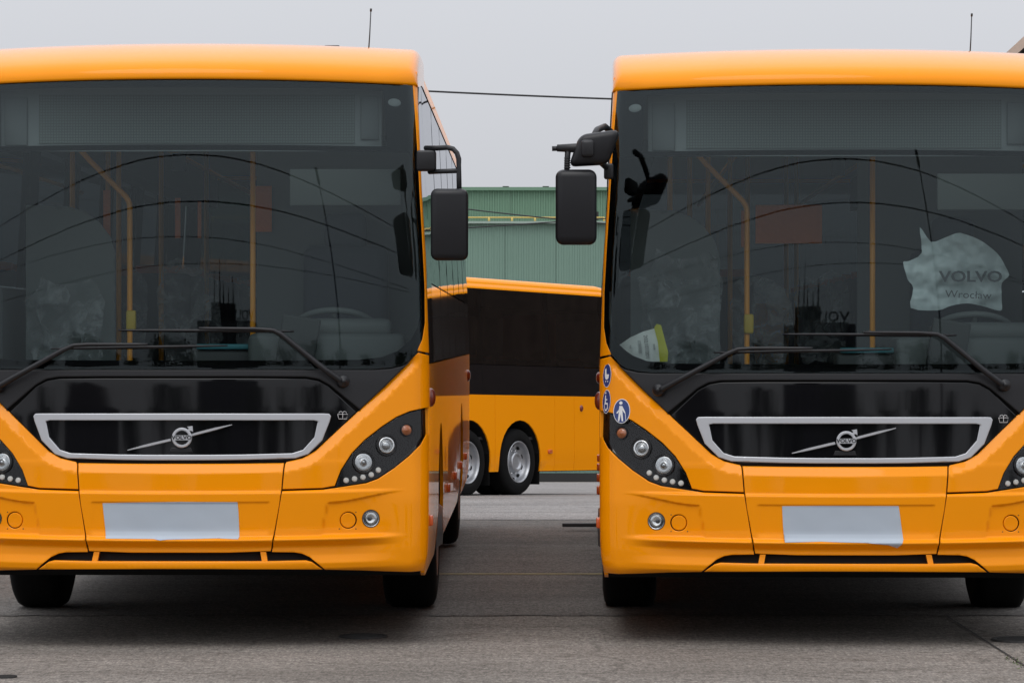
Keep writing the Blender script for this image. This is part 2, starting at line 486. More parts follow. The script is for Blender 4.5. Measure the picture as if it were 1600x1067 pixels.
def panel(name, poly, depth, du=0.03, dv=0.02, thick=0.018, bev=0.004, holes=(), off=0.0, plane='front', edge=0.015, us=(), flip=False):
    """closed slab whose outer face follows a surface; boundary edges are rounded back"""
    loops = [poly] + list(holes)
    pts, edges, bidx = [], [], []
    for li, lp in enumerate(loops):
        if (area(lp) < 0) != (li > 0): lp = lp[::-1]
        rs = resample(lp, edge)
        s = len(pts)
        pts += rs
        edges += [(s + i, s + (i + 1) % len(rs)) for i in range(len(rs))]
        bidx.append(list(range(s, s + len(rs))))
    loops_rs = [[pts[i] for i in b] for b in bidx]
    def in_all(x, z):
        r = inside(x, z, loops_rs[0])
        for h in loops_rs[1:]: r &= ~inside(x, z, h)
        return r
    nb = len(pts)
    inner = []
    if bev > 0:
        for b in bidx:
            n = len(b)
            for i in range(n):
                p0 = pts[b[i - 1]]; p1 = pts[b[i]]; p2 = pts[b[(i + 1) % n]]
                tx, tz = p2[0] - p0[0], p2[1] - p0[1]
                L = math.hypot(tx, tz) or 1
                inner.append((p1[0] - tz / L * bev * 1.3, p1[1] + tx / L * bev * 1.3))
    A = np.array(pts)
    x0, z0 = A.min(0); x1, z1 = A.max(0)
    gu = np.arange(math.floor(x0 / du) * du, x1 + du, du)
    gu = np.concatenate([gu, np.array(us, float)]) if len(us) else gu
    gv = np.arange(math.floor(z0 / dv) * dv, z1 + dv, dv)
    G = np.array([(u + (0.001 * ((j % 2) - 0.5)), v) for j, v in enumerate(gv) for u in gu])
    if plane == 'front':       # extra columns near the rounded corner
        ex = []
        for v in gv:
            w = float(W(v))
            for e in (0.09, 0.07, 0.05, 0.035, 0.022, 0.012, 0.005):
                ex += [(w - e, v), (-(w - e), v)]
        G = np.concatenate([G, np.array(ex)])
    cand = G
    ok = in_all(cand[:, 0], cand[:, 1])
    cand = cand[ok]
    d = np.full(len(cand), 1e9)
    for lp in loops_rs: d = np.minimum(d, seg_dist(cand[:, 0], cand[:, 1], lp, True))
    cand = cand[d > max(bev * 2.2, 0.003)]
    inn = np.array(inner) if inner else np.zeros((0, 2))
    if len(inn):
        ok = in_all(inn[:, 0], inn[:, 1])
        inn = inn[ok]
        d = np.full(len(inn), 1e9)
        for lp in loops_rs: d = np.minimum(d, seg_dist(inn[:, 0], inn[:, 1], lp, True))
        inn = inn[d > bev * 0.8]
    allp = [Vector(p) for p in pts] + [Vector((float(p[0]), float(p[1]))) for p in inn] + [Vector((float(p[0]), float(p[1]))) for p in cand]
    vs, _, fs, ov, _, _ = delaunay_2d_cdt(allp, edges, [], 0, 1e-6)
    V = np.array([(v.x, v.y) for v in vs])
    tri = np.array([f for f in fs if len(f) == 3])
    cen = V[tri].mean(1)
    tri = tri[in_all(cen[:, 0], cen[:, 1])]
    isb = np.array([any(o < nb for o in lst) for lst in ov])
    dep = np.where(isb, bev, 0.0) + off
    def place(U, Z, D):
        if plane == 'front':
            return np.stack([U, depth(U, Z) + D, Z], 1)
        sg = 1 if plane == 'right' else -1
        return np.stack([sg * (depth(U, Z) - D), U, Z], 1)
    P = place(V[:, 0], V[:, 1], dep)
    newof = {}
    for i, lst in enumerate(ov):
        for o in lst:
            if o < nb: newof[o] = i
    # analytic normals of the outer face; boundary vertices lean outwards so that the edge reads as rounded
    e = 0.003
    U, Z = V[:, 0], V[:, 1]
    gu_ = (depth(U + e, Z) - depth(U - e, Z)) / (2 * e); gv_ = (depth(U, Z + e) - depth(U, Z - e)) / (2 * e)
    one = np.ones(len(V))
    N = {'front': np.stack([gu_, -one, gv_], 1), 'right': np.stack([one, -gu_, -gv_], 1), 'left': np.stack([-one, -gu_, -gv_], 1)}[plane]
    N /= np.linalg.norm(N, axis=1)[:, None]
    if bev > 0:
        for b in bidx:
            n = len(b)
            for i in range(n):
                p0 = pts[b[i - 1]]; p2 = pts[b[(i + 1) % n]]
                tx, tz = p2[0] - p0[0], p2[1] - p0[1]
                L_ = math.hypot(tx, tz) or 1
                ox, oz = tz / L_, -tx / L_
                out_ = np.array([ox, 0, oz]) if plane == 'front' else np.array([0, ox, oz])
                k = newof[b[i]]
                v = N[k] + 0.75 * out_
                N[k] = v / np.linalg.norm(v)
    a2 = (V[tri[:, 1], 0] - V[tri[:, 0], 0]) * (V[tri[:, 2], 1] - V[tri[:, 0], 1]) - (V[tri[:, 2], 0] - V[tri[:, 0], 0]) * (V[tri[:, 1], 1] - V[tri[:, 0], 1])
    flipm = (a2 < 0) != (plane == 'left')
    tri[flipm] = tri[flipm][:, ::-1]
    used = np.unique(np.concatenate([tri.ravel(), np.array(list(newof.values()))]))
    remap = -np.ones(len(V), int); remap[used] = np.arange(len(used))
    verts = [tuple(p) for p in P[used]]
    Nu = N[used]
    faces = [tuple(int(i) for i in t) for t in remap[tri]]
    nt_ = len(faces)
    for b in bidx:
        ids = [newof[i] for i in b]
        UZ = V[ids]
        Q = place(UZ[:, 0], UZ[:, 1], np.full(len(ids), thick + off))
        s0 = len(verts)
        verts += [tuple(q) for q in Q]
        n = len(ids)
        for i in range(n):
            j = (i + 1) % n
            if ids[i] != ids[j]:
                q = (int(remap[ids[i]]), s0 + i, s0 + j, int(remap[ids[j]]))
                faces.append(q[::-1] if plane == 'left' else q)
    me = bpy.data.meshes.new(name)
    me.from_pydata(verts, [], faces)
    me.polygons.foreach_set('use_smooth', [i < nt_ for i in range(len(faces))])
    me.update()
    ln = np.zeros((len(me.loops), 3))
    vi = np.zeros(len(me.loops), int); me.loops.foreach_get('vertex_index', vi)
    k = nt_ * 3
    ln[:k] = Nu[vi[:k]]
    me.normals_split_custom_set([tuple(v) for v in ln])
    return me
def frame_at(x, z, fn=F_yellow, off=0.0):
    e = 0.01
    fx = float(fn(x + e, z) - fn(x - e, z)) / (2 * e)
    fz = float(fn(x, z + e) - fn(x, z - e)) / (2 * e)
    n = Vector((fx, -1.0, fz)).normalized()
    X = Vector((1, fx, 0)).normalized()
    Y = n.cross(X).normalized()
    M = Matrix.Identity(4)
    for i, v in enumerate((X, Y, n)):
        M[0][i], M[1][i], M[2][i] = v
    p = Vector((x, float(fn(x, z)), z)) + n * off
    M[0][3], M[1][3], M[2][3] = p
    return M
def text_mesh(name, body, size, M, extrude=0.0015, sx=1.0, bold=0.0, align='CENTER'):
    c = bpy.data.curves.new(name, 'FONT')
    c.body = body; c.size = size; c.extrude = extrude; c.offset = bold
    c.align_x = align; c.align_y = 'CENTER'; c.resolution_u = 3
    o = bpy.data.objects.new('text_tmp', c); COL.objects.link(o)
    dg = bpy.context.evaluated_depsgraph_get()
    me = bpy.data.meshes.new_from_object(o.evaluated_get(dg))
    bpy.data.objects.remove(o, do_unlink=True)
    me.name = name
    me.transform(M @ Matrix.Diagonal((sx, 1, 1, 1)))
    me.materials.clear()
    return me
def flat_poly(name, pts, M, thick=0.002):
    bm = bmesh.new()
    a = [bm.verts.new(M @ Vector((x, y, thick))) for x, y in pts]
    b = [bm.verts.new(M @ Vector((x, y, 0))) for x, y in pts]
    bm.faces.new(a); bm.faces.new(b[::-1])
    for i in range(len(pts)):
        j = (i + 1) % len(pts); bm.faces.new((a[i], b[i], b[j], a[j]))
    return to_mesh(name, bm)
def stroke(bm, pts, M, r):
    add_tube(bm, [M @ Vector((x, y, 0.0015)) for x, y in pts], r, 6)

# ------------------------------------------------------------------ traced front outlines (right half)
zt = lambda px, py: T(px, py)
GLASS_R = TP([(560, 127.6), (600, 130), (632, 132.6)]) + BLACK_R[:9]
HEAD = TP([(524.4, 760), (533.7, 735), (550.6, 708.7), (571, 688), (597.5, 667.5), (620, 652.5), (640.6, 644), (664, 639), (665, 677),
           (655.6, 693.7), (638.7, 710.6), (616, 729), (590, 746), (571, 753)])
def clampw(poly, e=0.001):
    return [(math.copysign(min(abs(x), float(W(z)) - e), x), z) for x, z in poly]
def edge_x(py): # bus corner in (x, z) at a given photo row
    z = T(660, py)[1]; return (float(W(z)) - 0.001, z)
def corner_col(p0, p1, n=8):
    return [edge_x(p0 + (p1 - p0) * i / (n - 1)) for i in range(n)]
g = 0.0025
PILLAR = BLACK_R[:9][::-1] + [(BLACK_R[0][0] + 0.0, BLACK_R[0][1] + 0.03)] + corner_col(112, 551.5, 24)
SHOULDER = BLACK_R[8:][:1] and ([T(653.5, 551)] + BLACK_R[9:] + TP([(445, 725), (441.5, 764), (505, 762), (523, 758.6)]) + TP([(532.5, 734), (549.4, 707.7), (570, 686.6), (596.5, 666), (619.5, 651), (640.2, 642.2), (664, 637)]) + corner_col(637, 555.5, 6))
CORNER = TP([(441, 767), (505, 764.8), (525, 762), (572, 754.8), (591, 747.8), (617.2, 730.4), (639.8, 711.8), (657, 694.6), (666, 678)]) + corner_col(679, 891, 18) + \
    TP([(640, 893), (600, 892), (560, 890.5), (508, 889.5), (495, 879), (484, 870), (472, 864.5), (460, 862.5), (425, 862)])
ZMOUTH = T(281, 863)[1]
CENTER = sym([(0.0, T(281, 725)[1])][:0] + [T(330, 724.8), T(380, 724.5), T(443, 723.6)] + TP([(439.5, 765), (436, 790), (423, 860.5)]) + [(0.25, ZMOUTH), (0.0, ZMOUTH)][:1])
LIP = sym(TP([(330, 876.5), (420, 876.3), (478, 875), (487, 877.5), (504, 889.3), (420, 889), (330, 888.5)]))
STRUT = TP([(406.5, 862), (415.5, 862), (418, 877), (409, 877)])
# hood
HOOD_LINE = TP([(281, 590), (478, 590.5), (498, 594), (515, 603), (565, 643)])

def glass_inset(poly, d):
    out = []
    n = len(poly)
    for i in range(n):
        p0, p1, p2 = poly[i - 1], poly[i], poly[(i + 1) % n]
        tx, tz = p2[0] - p0[0], p2[1] - p0[1]
        L = math.hypot(tx, tz) or 1
        s = 1 if area(poly) > 0 else -1
        out.append((p1[0] - s * tz / L * d, p1[1] + s * tx / L * d))
    return out

def circle(cx, cz, r, n=32):
    return [(cx + r * math.cos(2 * math.pi * i / n), cz + r * math.sin(2 * math.pi * i / n)) for i in range(n)]

def Lp(px, py, D):
    """photo pixel on the left bus at camera distance D -> bus-local point"""
    return ((px - 800) / FPX * D - (CX - 800) / FPX * 17.0 - 0.005 * (D - 17), D - 17.0, EYE - (py - 530) / FPX * D)

# ------------------------------------------------------------------ bus builder
def bus(label, loc, rot, group, L=12.2, axles=(2.75, 8.85), interior=True, variant='near', matrix=None, gnd=True):
    root = thing('bus', label, 'bus', group)
    WG = 'side_glass' if interior else 'tinted_glass'
    MF = Matrix.Translation((0, -0.12, 0))
    def fwd(me):
        me.transform(MF); return me
    if matrix is not None: root.matrix_world = matrix
    else:
        root.location = loc; root.rotation_euler = rot
    tagL = '%.1f%d' % (L, len(axles))
    def P(name, key, fn, material, parent=root):
        me = cached(key, fn)
        return link(name, me, parent, material)
    # ---- yellow front panels
    P('centre_bumper', 'center', lambda: panel('centre_bumper', CENTER, F_yellow, 0.02, 0.006), 'yellow_front')
    for s, nm in ((1, 'r'), (-1, 'l')):
        fl = (lambda p: p) if s > 0 else mir
        P('corner_bumper', 'corner' + nm, lambda: panel('corner_bumper', fl(CORNER), F_yellow, 0.014, 0.006,
            holes=[fl(circle(*T(579.4, 810), 0.043)), fl(circle(*T(544, 812.6), 0.043))]), 'yellow_front')
        P('shoulder_panel', 'shoulder' + nm, lambda: panel('shoulder_panel', fl(SHOULDER), F_yellow, 0.018, 0.014, bev=0.003), 'yellow_front')
        P('pillar_cover', 'pillar' + nm, lambda: panel('pillar_cover', fl(clampw(PILLAR)), F_base, 0.02, 0.03, bev=0.003), 'yellow_front')
        P('lip_strut', 'strut' + nm, lambda: panel('lip_strut', fl(STRUT), F_yellow, 0.02, 0.02, bev=0.002, thick=0.05, off=0.006), 'yellow_front')
    P('front_lip', 'lip', lambda: panel('front_lip', LIP, F_yellow, 0.03, 0.01, thick=0.05), 'yellow_front')
    # dark backing behind gaps and air slots
    def backing():
        half = [(0.0, 0.40), (1.05, 0.40), (1.17, 0.45), (1.19, 0.95), (1.19, 1.38), (0.0, 1.38)]
        return panel('inner_bulkhead', [(x, z) for x, z in half[1:5]] + [(-x, z) for x, z in half[1:5]][::-1], F_base, 0.08, 0.05, off=0.055, bev=0, edge=0.1)
    P('inner_bulkhead', 'backing', backing, 'underbody')
    # ---- cowl above the windscreen and roof
    def cowl():
        prof = [(0.0, 0.0), (0.012, -0.004), (0.045, 0.010), (0.075, 0.035), (0.10, 0.075), (0.13, 0.14), (0.165, 0.24), (0.20, 0.37), (0.228, 0.52), (0.245, 0.72), (0.252, 1.0), (0.255, 1.3)]
        zc = T(281, 124.0)[1]
        bm = bmesh.new(); rows = []
        for i, (dz, dy) in enumerate(prof):
            t = dy / 1.3 if dy > 0 else 0
            row = []
            wside = 1.186
            z0e = T(640, 134)[1]
            for sgn in (-1, 1):
                pts = []
                n = 14
                rr = min(0.05, max(0.002, dz * 0.55))
                for k in range(n + 1):
                    x = (wside - rr) * k / n
                    base = zc + (z0e - zc) * (x / 1.165) ** 2
                    crown = -0.012 * t * (x / 1.2) ** 2
                    pts.append((x, base + dz + crown))
                xe, ze = pts[-1]
                for k in range(1, 7):
                    a = math.pi / 2 * k / 6
                    pts.append((xe + rr * math.sin(a), ze - rr * (1 - math.cos(a))))
                xb, zb = pts[-1]
                zlow = z0e - 0.004 + (2.955 - z0e) * min(1, t * 1.6)
                for k in range(1, 4):
                    pts.append((xb + 0.004 * k / 3, zb + (min(zlow, zb) - zb) * k / 3))
                if sgn < 0: pts = [(-x, z) for x, z in reversed(pts)][:-1]
                row += pts
            vs = []
            for x, z in row:
                ax = min(abs(x), 1.186)
                f = float(F_base(min(ax, 1.08), zc - 0.02)) - (0.2 * (min(ax, 1.08) / 1.2) ** 2.3 - 0.2 * (ax / 1.2) ** 2.3)
                bow = 0.2 * (ax / 1.2) ** 2.3
                e = min(max((ax - (1.186 - 0.09)) / 0.09, 0), 0.999)
                f += 0.08 * (1 - math.sqrt(1 - e * e)) * (1 - t)
                vs.append(bm.verts.new((x, f - bow * t * 0.9 + dy, z)))
            rows.append(vs)
        for a, b in zip(rows, rows[1:]):
            for k in range(len(a) - 1):
                bm.faces.new((a[k], a[k + 1], b[k + 1], b[k]))
        # turn the lower edge inwards so that it has depth
        inner = [bm.verts.new(v.co + Vector((0, 0.05, 0.002))) for v in rows[0]]
        for k in range(len(inner) - 1):
            bm.faces.new((rows[0][k], inner[k], inner[k + 1], rows[0][k + 1]))
        return to_mesh('roof_cowl', bm, True)
    P('roof_cowl', 'cowl', cowl, 'yellow_front')
    def roof():
        bm = bmesh.new(); secs = []
        for y in (1.62, L * 0.5, L - 0.35, L - 0.12, L - 0.02):
            dz = {True: 0.0}.get(y < L - 0.3, 0.02 if y < L - 0.1 else 0.10)
            sec = [(-1.19, 2.95), (-1.186, 3.0)]
            for k in range(7):
                a = math.pi / 2 * k / 6
                sec.append((-1.186 + 0.12 * (1 - math.cos(a)), 3.0 + 0.11 * math.sin(a)))
            sec += [(-0.6, 3.128), (0, 3.133)]
            sec += [(-x, z) for x, z in sec[:-1]][::-1]
            secs.append([bm.verts.new((x, y, z - dz)) for x, z in sec])
        for a, b in zip(secs, secs[1:]):
            for k in range(len(a) - 1): bm.faces.new((a[k], a[k + 1], b[k + 1], b[k]))
        bm.faces.new(secs[-1])
        return to_mesh('roof', bm, True)
    P('roof', 'roof' + tagL, roof, 'yellow_side')
    # ---- windscreen: black print border, glass, destination display
    def ring_half(py_top_extra=0): return GLASS_R
    top_c = T(281, 124.5)[1]
    bot = T(281, 576.5)[1]
    out_half = [(0.45, T(420, 125.2)[1])] + GLASS_R + TP([(640, 562.5), (628, 570), (610, 574.5), (585, 576.3)]) + [(0.4, bot)]
    OUT = sym(out_half)
    in_half = TP([(420, 137), (560, 139.5), (598, 142), (601, 150), (603, 225), (606, 232), (640, 240), (643, 260), (650, 330), (655, 420), (656, 492), (652, 512), (642, 530), (622, 548), (596, 558), (560, 562), (430, 563)])
    INN = sym(in_half)
    P('windscreen', 'wsglass', lambda: panel('windscreen', OUT, F_glass, 0.05, 0.04, thick=0.006, bev=0.001), 'windscreen_glass')
    fr = P('windscreen_border', 'wsfrit', lambda: panel('windscreen_border', glass_inset(OUT, 0.002), F_glass, 0.06, 0.05, thick=0.006, bev=0, off=0.007, holes=[INN]), 'frit')
    zb0, zb1 = T(281, 226)[1], T(281, 234.5)[1]
    P('header_bar', 'wsbar', lambda: panel('header_bar', [(-1.13, zb1), (1.13, zb1), (1.13, zb0), (-1.13, zb0)], F_glass, 0.06, 0.05, thick=0.008, bev=0, off=0.014), 'frit')
    # hood cowl (matte strip under the glass), glossy flap
    strip_half = [(0.35, T(281, 577.5)[1])] + TP([(586, 577.5), (611, 575.8), (630, 571.5), (641, 564.5)]) + BLACK_R[10:12] + TP([(563, 641), (515, 601.5), (498, 592.4), (478, 589)]) + [(0.4, T(281, 588.5)[1])]
    P('wiper_cowl', 'strip', lambda: panel('wiper_cowl', sym(strip_half), F_black, 0.03, 0.02, bev=0.006), 'black_satin')
    flap_half = [(0.4, T(281, 591.5)[1])] + TP([(478, 592), (497, 595.5), (514, 604.5), (556, 644), (517, 681), (491, 703.5), (471, 714.5), (447, 720)]) + [T(380, 721.5), T(330, 722)]
    P('front_flap', 'flap', lambda: panel('front_flap', sym(flap_half), F_black, 0.04, 0.03, bev=0.003, off=0.002), 'black_gloss')
    gr_o = [T(300, 646)] + TP([(505, 646), (514, 646.4), (517, 650), (515, 658), (503, 688), (481, 709.5), (461, 716), (380, 718.4), (330, 719)])
    gr_i = [T(300, 656.5)] + TP([(490, 656.5), (496.5, 658), (491, 683), (473, 703), (456, 708.3), (380, 710.3), (330, 710.8)])
    P('grille_frame', 'grille', lambda: panel('grille_frame', sym(gr_o), F_black, 0.012, 0.010, bev=0.0035, off=-0.020, thick=0.022, edge=0.012, holes=[sym(gr_i)]), 'silver')
    P('grille_shadow_gap', 'grgap', lambda: panel('grille_shadow_gap', sym(glass_inset(gr_o, 0)), lambda x, z: F_black(x, z - 0.006), 0.05, 0.05, bev=0.002, off=-0.012, thick=0.012, holes=[sym(gr_i)]), 'black_satin')
    # ---- emblem
    ex, ez = T(281, 684); ex = 0.006
    def emblem_ring():
        bm = bmesh.new(); M = frame_at(ex, ez, F_black, 0.0)
        add_lathe(bm, [(0.036, 0.0), (0.036, 0.016), (0.039, 0.020), (0.047, 0.020), (0.051, 0.016), (0.051, 0.0)], M, 40)
        a = [(0.028, 0.040), (0.052, 0.060), (0.054, 0.036)]
        a = [(0.026, 0.056), (0.054, 0.060), (0.056, 0.030), (0.046, 0.036), (0.036, 0.033), (0.030, 0.042), (0.036, 0.047)]
        vs = [bm.verts.new(M @ Vector((x, y, 0.018))) for x, y in a]; ws_ = [bm.verts.new(M @ Vector((x, y, 0.0))) for x, y in a]
        bm.faces.new(vs)
        for i in range(len(a)): j = (i + 1) % len(a); bm.faces.new((vs[i], ws_[i], ws_[j], vs[j]))
        return to_mesh('emblem', bm, False)
    em = P('emblem', 'emblem', emblem_ring, 'silver')
    P('emblem_band', 'emband', lambda: flat_poly('emblem_band', [(-0.048, -0.0125), (0.048, -0.0125), (0.050, 0), (0.048, 0.0125), (-0.048, 0.0125), (-0.050, 0)], frame_at(ex, ez, F_black, 0.0), 0.0215), 'silver', em)
    P('emblem_lettering', 'emtext', lambda: text_mesh('emblem_lettering', 'VOLVO', 0.027, frame_at(ex, ez, F_black, 0.0222), 0.001, 1.12, 0.0009), 'letter_black', em)
    def bar(p, q, w0, w1):
        def fn():
            M0 = frame_at(ex, ez, F_black, 0.0)
            bm = bmesh.new()
            n = 8; prev = None
            for i in range(n + 1):
                t = i / n
                x = p[0] + (q[0] - p[0]) * t; z = p[1] + (q[1] - p[1]) * t
                y = float(F_black(x, z))
                hw = w0 + (w1 - w0) * max(0, (t - 0.6) / 0.4)
                ring = [bm.verts.new((x + a, y - b, z + c)) for a, b, c in ((-0.3 * hw, 0.001, hw), (0.3 * hw, 0.001, -hw), (0.15 * hw, 0.014, -hw * 0.5), (-0.15 * hw, 0.014, hw * 0.5))]
                if prev:
                    for k in range(4): bm.faces.new((prev[k], prev[(k + 1) % 4], ring[(k + 1) % 4], ring[k]))
                prev = ring
            bm.faces.new(prev)
            return to_mesh('emblem_bar', bm)
        return fn
    P('emblem_bar', 'embar1', bar(T(296, 680.5), T(362, 663.5), 0.0075, 0.0025), 'silver', em)
    P('emblem_bar', 'embar2', bar(T(266, 687.5), T(198, 703.5), 0.0075, 0.0025), 'silver', em)
    def keyhole():
        z = T(281, 703.5)[1]
        return panel('lock_recess', [(-0.06, z - 0.011), (0.06, z - 0.011), (0.05, z + 0.013), (-0.05, z + 0.013)], F_black, 0.03, 0.01, bev=0.003, off=-0.004, thick=0.006)
    P('flap_handle', 'keyhole', keyhole, 'black_satin')
    def washer():
        bm = bmesh.new(); M = frame_at(*T(535, 649), F_black, 0.001)
        r = 0.0013
        stroke(bm, [(-0.026, 0.006), (0.026, 0.006), (0.020, -0.018), (-0.020, -0.018), (-0.026, 0.006)], M, r)
        stroke(bm, [(0, -0.014), (0, 0.016)], M, r)
        stroke(bm, [(0, 0.014), (-0.008, 0.021), (-0.016, 0.018), (-0.020, 0.012)], M, r)
        stroke(bm, [(0, 0.014), (0.008, 0.021), (0.016, 0.018), (0.020, 0.012)], M, r)
        return to_mesh('washer_symbol', bm)
    P('washer_symbol', 'washer', washer, 'icon_white')
    # ---- lamps
    for s, nm in ((1, 'r'), (-1, 'l')):
        fl = (lambda p: p) if s > 0 else mir
        hd = P('headlight', 'head' + nm, lambda: panel('headlight', fl(HEAD), F_yellow, 0.03, 0.02, bev=0, off=0.032), 'black_gloss')
        P('headlight_cover', 'headc' + nm, lambda: panel('headlight_cover', fl(HEAD), F_yellow, 0.03, 0.02, bev=0.004, off=0.002, thick=0.03), 'cover_glass', hd)
        def at(px, py, off=0.0):
            x, z = T(px, py)
            return frame_at(s * x, z, F_yellow, off - 0.028)
        for (px, py, r, nm2) in ((606, 694.7, 0.043, 'projector'), (570, 721, 0.045, 'reflector')):
            P('lamp_bezel', 'bez' + nm2 + nm, lambda: lathe_mesh('lamp_bezel', [(r * 1.32, 0.0), (r * 1.30, 0.006), (r * 1.16, 0.008), (r * 1.03, 0.0035), (r * 1.0, 0.001)], at(px, py)), 'black_gloss', hd)
            if nm2 == 'projector':
                P('lamp_ring', 'pring' + nm, lambda: lathe_mesh('lamp_ring', [(r, 0.002), (r * 0.93, 0.012), (r * 0.66, 0.003), (r * 0.62, 0.001)], at(px, py)), 'chrome', hd)
                P('lamp_lens', 'plens' + nm, lambda: lathe_mesh('lamp_lens', [(r * 0.62, 0.001), (r * 0.5, 0.008), (r * 0.3, 0.013), (0, 0.016)], at(px, py)), 'reflector', hd)
            else:
                P('lamp_bowl', 'rbowl' + nm, lambda: lathe_mesh('lamp_bowl', [(r, 0.003), (r * 0.97, 0.004), (r * 0.6, 0.0022), (r * 0.24, 0.0012), (r * 0.22, 0.009), (0, 0.012)], at(px, py)), 'reflector', hd)
            P('lamp_cover', 'lcov' + nm2 + nm, lambda: lathe_mesh('lamp_cover', [(r * 1.02, 0.006), (r * 0.8, 0.016), (r * 0.4, 0.021), (0, 0.0225)], at(px, py)), 'lens_glass', hd)
        P('indicator_bezel', 'indb' + nm, lambda: lathe_mesh('indicator_bezel', [(0.035, 0.0), (0.034, 0.006), (0.029, 0.007), (0.027, 0.003)], at(637.8, 671)), 'black_gloss', hd)
        P('indicator_lamp', 'ind' + nm, lambda: lathe_mesh('indicator_lamp', [(0.027, 0.001), (0.024, 0.003), (0.012, 0.002), (0.010, 0.008), (0, 0.011)], at(637.8, 671)), 'amber', hd)
        P('lamp_cover', 'indc' + nm, lambda: lathe_mesh('lamp_cover', [(0.028, 0.005), (0.02, 0.012), (0, 0.015)], at(637.8, 671)), 'lens_glass', hd)
        for i, (px, py) in enumerate(((542.4, 750), (555.7, 747.7), (569, 745), (582, 741), (593.3, 733.6))):
            P('running_light', 'led%d%s' % (i, nm), lambda: lathe_mesh('running_light', [(0.0150, 0.0), (0.0145, 0.004), (0.010, 0.008), (0.005, 0.0075), (0, 0.0085)], at(px, py), 16), 'led_white', hd)
        def fog_at(px, py, off):
            x, z = T(px, py); return frame_at(s * x, z, F_yellow, off)
        fg = P('fog_light', 'fog' + nm, lambda: lathe_mesh('fog_light', [(0.047, -0.018), (0.0445, -0.002), (0.041, 0.0), (0.039, -0.004), (0.030, -0.012), (0.012, -0.019), (0, -0.019)], fog_at(579.4, 810, 0)), 'chrome')
        P('lamp_rim', 'fogrim' + nm, lambda: lathe_mesh('lamp_rim', [(0.047, -0.012), (0.0455, 0.001), (0.0425, 0.003), (0.040, -0.004)], fog_at(579.4, 810, 0)), 'black_satin', fg)
        P('lamp_bulb', 'fogb' + nm, lambda: lathe_mesh('lamp_bulb', [(0.009, -0.02), (0.009, -0.010), (0, -0.006)], fog_at(579.4, 810, 0)), 'rim_dark', fg)
        P('lamp_cover', 'fogc' + nm, lambda: lathe_mesh('lamp_cover', [(0.0405, -0.003), (0.03, 0.005), (0, 0.010)], fog_at(579.4, 810, 0)), 'lens_glass', fg)
        P('tow_cover', 'tow' + nm, lambda: lathe_mesh('tow_cover', [(0.0385, -0.03), (0.0385, -0.003), (0.037, -0.0012), (0.034, -0.0015), (0, -0.001)], fog_at(544, 812.6, 0), 40), 'yellow_front')
        P('tow_gap', 'towg' + nm, lambda: lathe_mesh('tow_gap', [(0.046, -0.02), (0.02, -0.022), (0, -0.022)], fog_at(544, 812.6, 0), 40), 'underbody')
        for i, (px, py) in enumerate(((530, 826), (556, 826), (556, 800))):
            P('bumper_screw', 'screw%d%s' % (i, nm), lambda: lathe_mesh('bumper_screw', [(0.004, -0.001), (0.003, 0.0006), (0, 0.0006)], fog_at(px, py, 0), 8), 'iron')
    # ---- number plate covered with tape
    pc = [(160, 786), (200, 785), (281, 783.8), (371, 784.2), (372.5, 800), (374, 838), (372, 842), (340, 840.5), (262, 842.5), (250, 844), (240, 841.5), (165, 841)]
    if variant == 'right':
        pc = [(180.5, 786), (240, 785.5), (300, 785.5), (363, 785.6), (364.5, 795), (367, 815), (370, 838), (366.5, 846), (360, 851.5), (345, 847), (310, 843.5), (270, 842.5), (240, 841.5), (183, 843), (182, 820)]
    tp = P('plate_cover', 'plate' + variant, lambda: panel('plate_cover', TP(pc), lambda x, z: F_yellow(x, z) - 0.004 - 0.0005 * np.sin(x * 23 + 9 * z) * np.sin(z * 31 + 6 * x), 0.012, 0.010, bev=0.001, thick=0.004), 'tape')
    tp['label'] = 'grey tape covering the number plate'
    # ---- wipers
    def wiper(pts, blade, key):
        w0 = [T(*p) for p in pts]
        def arm():
            bm = bmesh.new()
            ps = []
            for i, (x, z) in enumerate(w0):
                ps.append((x, float(F_base(x, z)) - (0.022 if i < 1 else 0.045), z))
            dense = []
            for a, b in zip(ps, ps[1:]):
                for k in range(6): dense.append(tuple(a[j] + (b[j] - a[j]) * k / 6 for j in range(3)))
            dense.append(ps[-1])
            n = len(dense)
            add_tube(bm, dense, [0.017 - 0.010 * (i / n) for i in range(n)], 8)
            return to_mesh('arm', bm, True)
        a = P('wiper', key, arm, 'black_satin')
        def hub():
            return lathe_mesh('pivot', [(0.034, 0.0), (0.033, 0.028), (0.026, 0.042), (0.012, 0.045), (0.011, 0.052), (0, 0.053)], frame_at(*w0[0], F_black, 0.0), 20)
        P('pivot', key + 'hub', hub, 'black_satin', a)
        def bl():
            bm = bmesh.new(); prev = None
            b0, b1 = T(*blade[0]), T(*blade[1])
            n = 20
            pts2 = []
            for i in range(n + 1):
                t = i / n; x = b0[0] + (b1[0] - b0[0]) * t; z = b0[1] + (b1[1] - b0[1]) * t
                pts2.append((x, float(F_base(x, z)) - 0.016, z))
            add_tube(bm, pts2, [0.003 + 0.0065 * math.sin(math.pi * min(max(i / n, 0.02), 0.98)) ** 0.5 for i in range(n + 1)], 6)
            return to_mesh('blade', bm, True)
        P('blade', key + 'bl', bl, 'black_plastic', a)
    # driver side (image right) and door side (image left)
    wiper([(535, 596), (508, 577), (440, 522), (428, 516), (400, 513.8), (312, 513)], ((186, 516), (460, 517.5)), 'wipB')
    wiper([(-2, 604), (30, 586), (100, 547), (117, 539.5), (140, 538), (232, 538)], ((80, 545), (356, 540)), 'wipA')
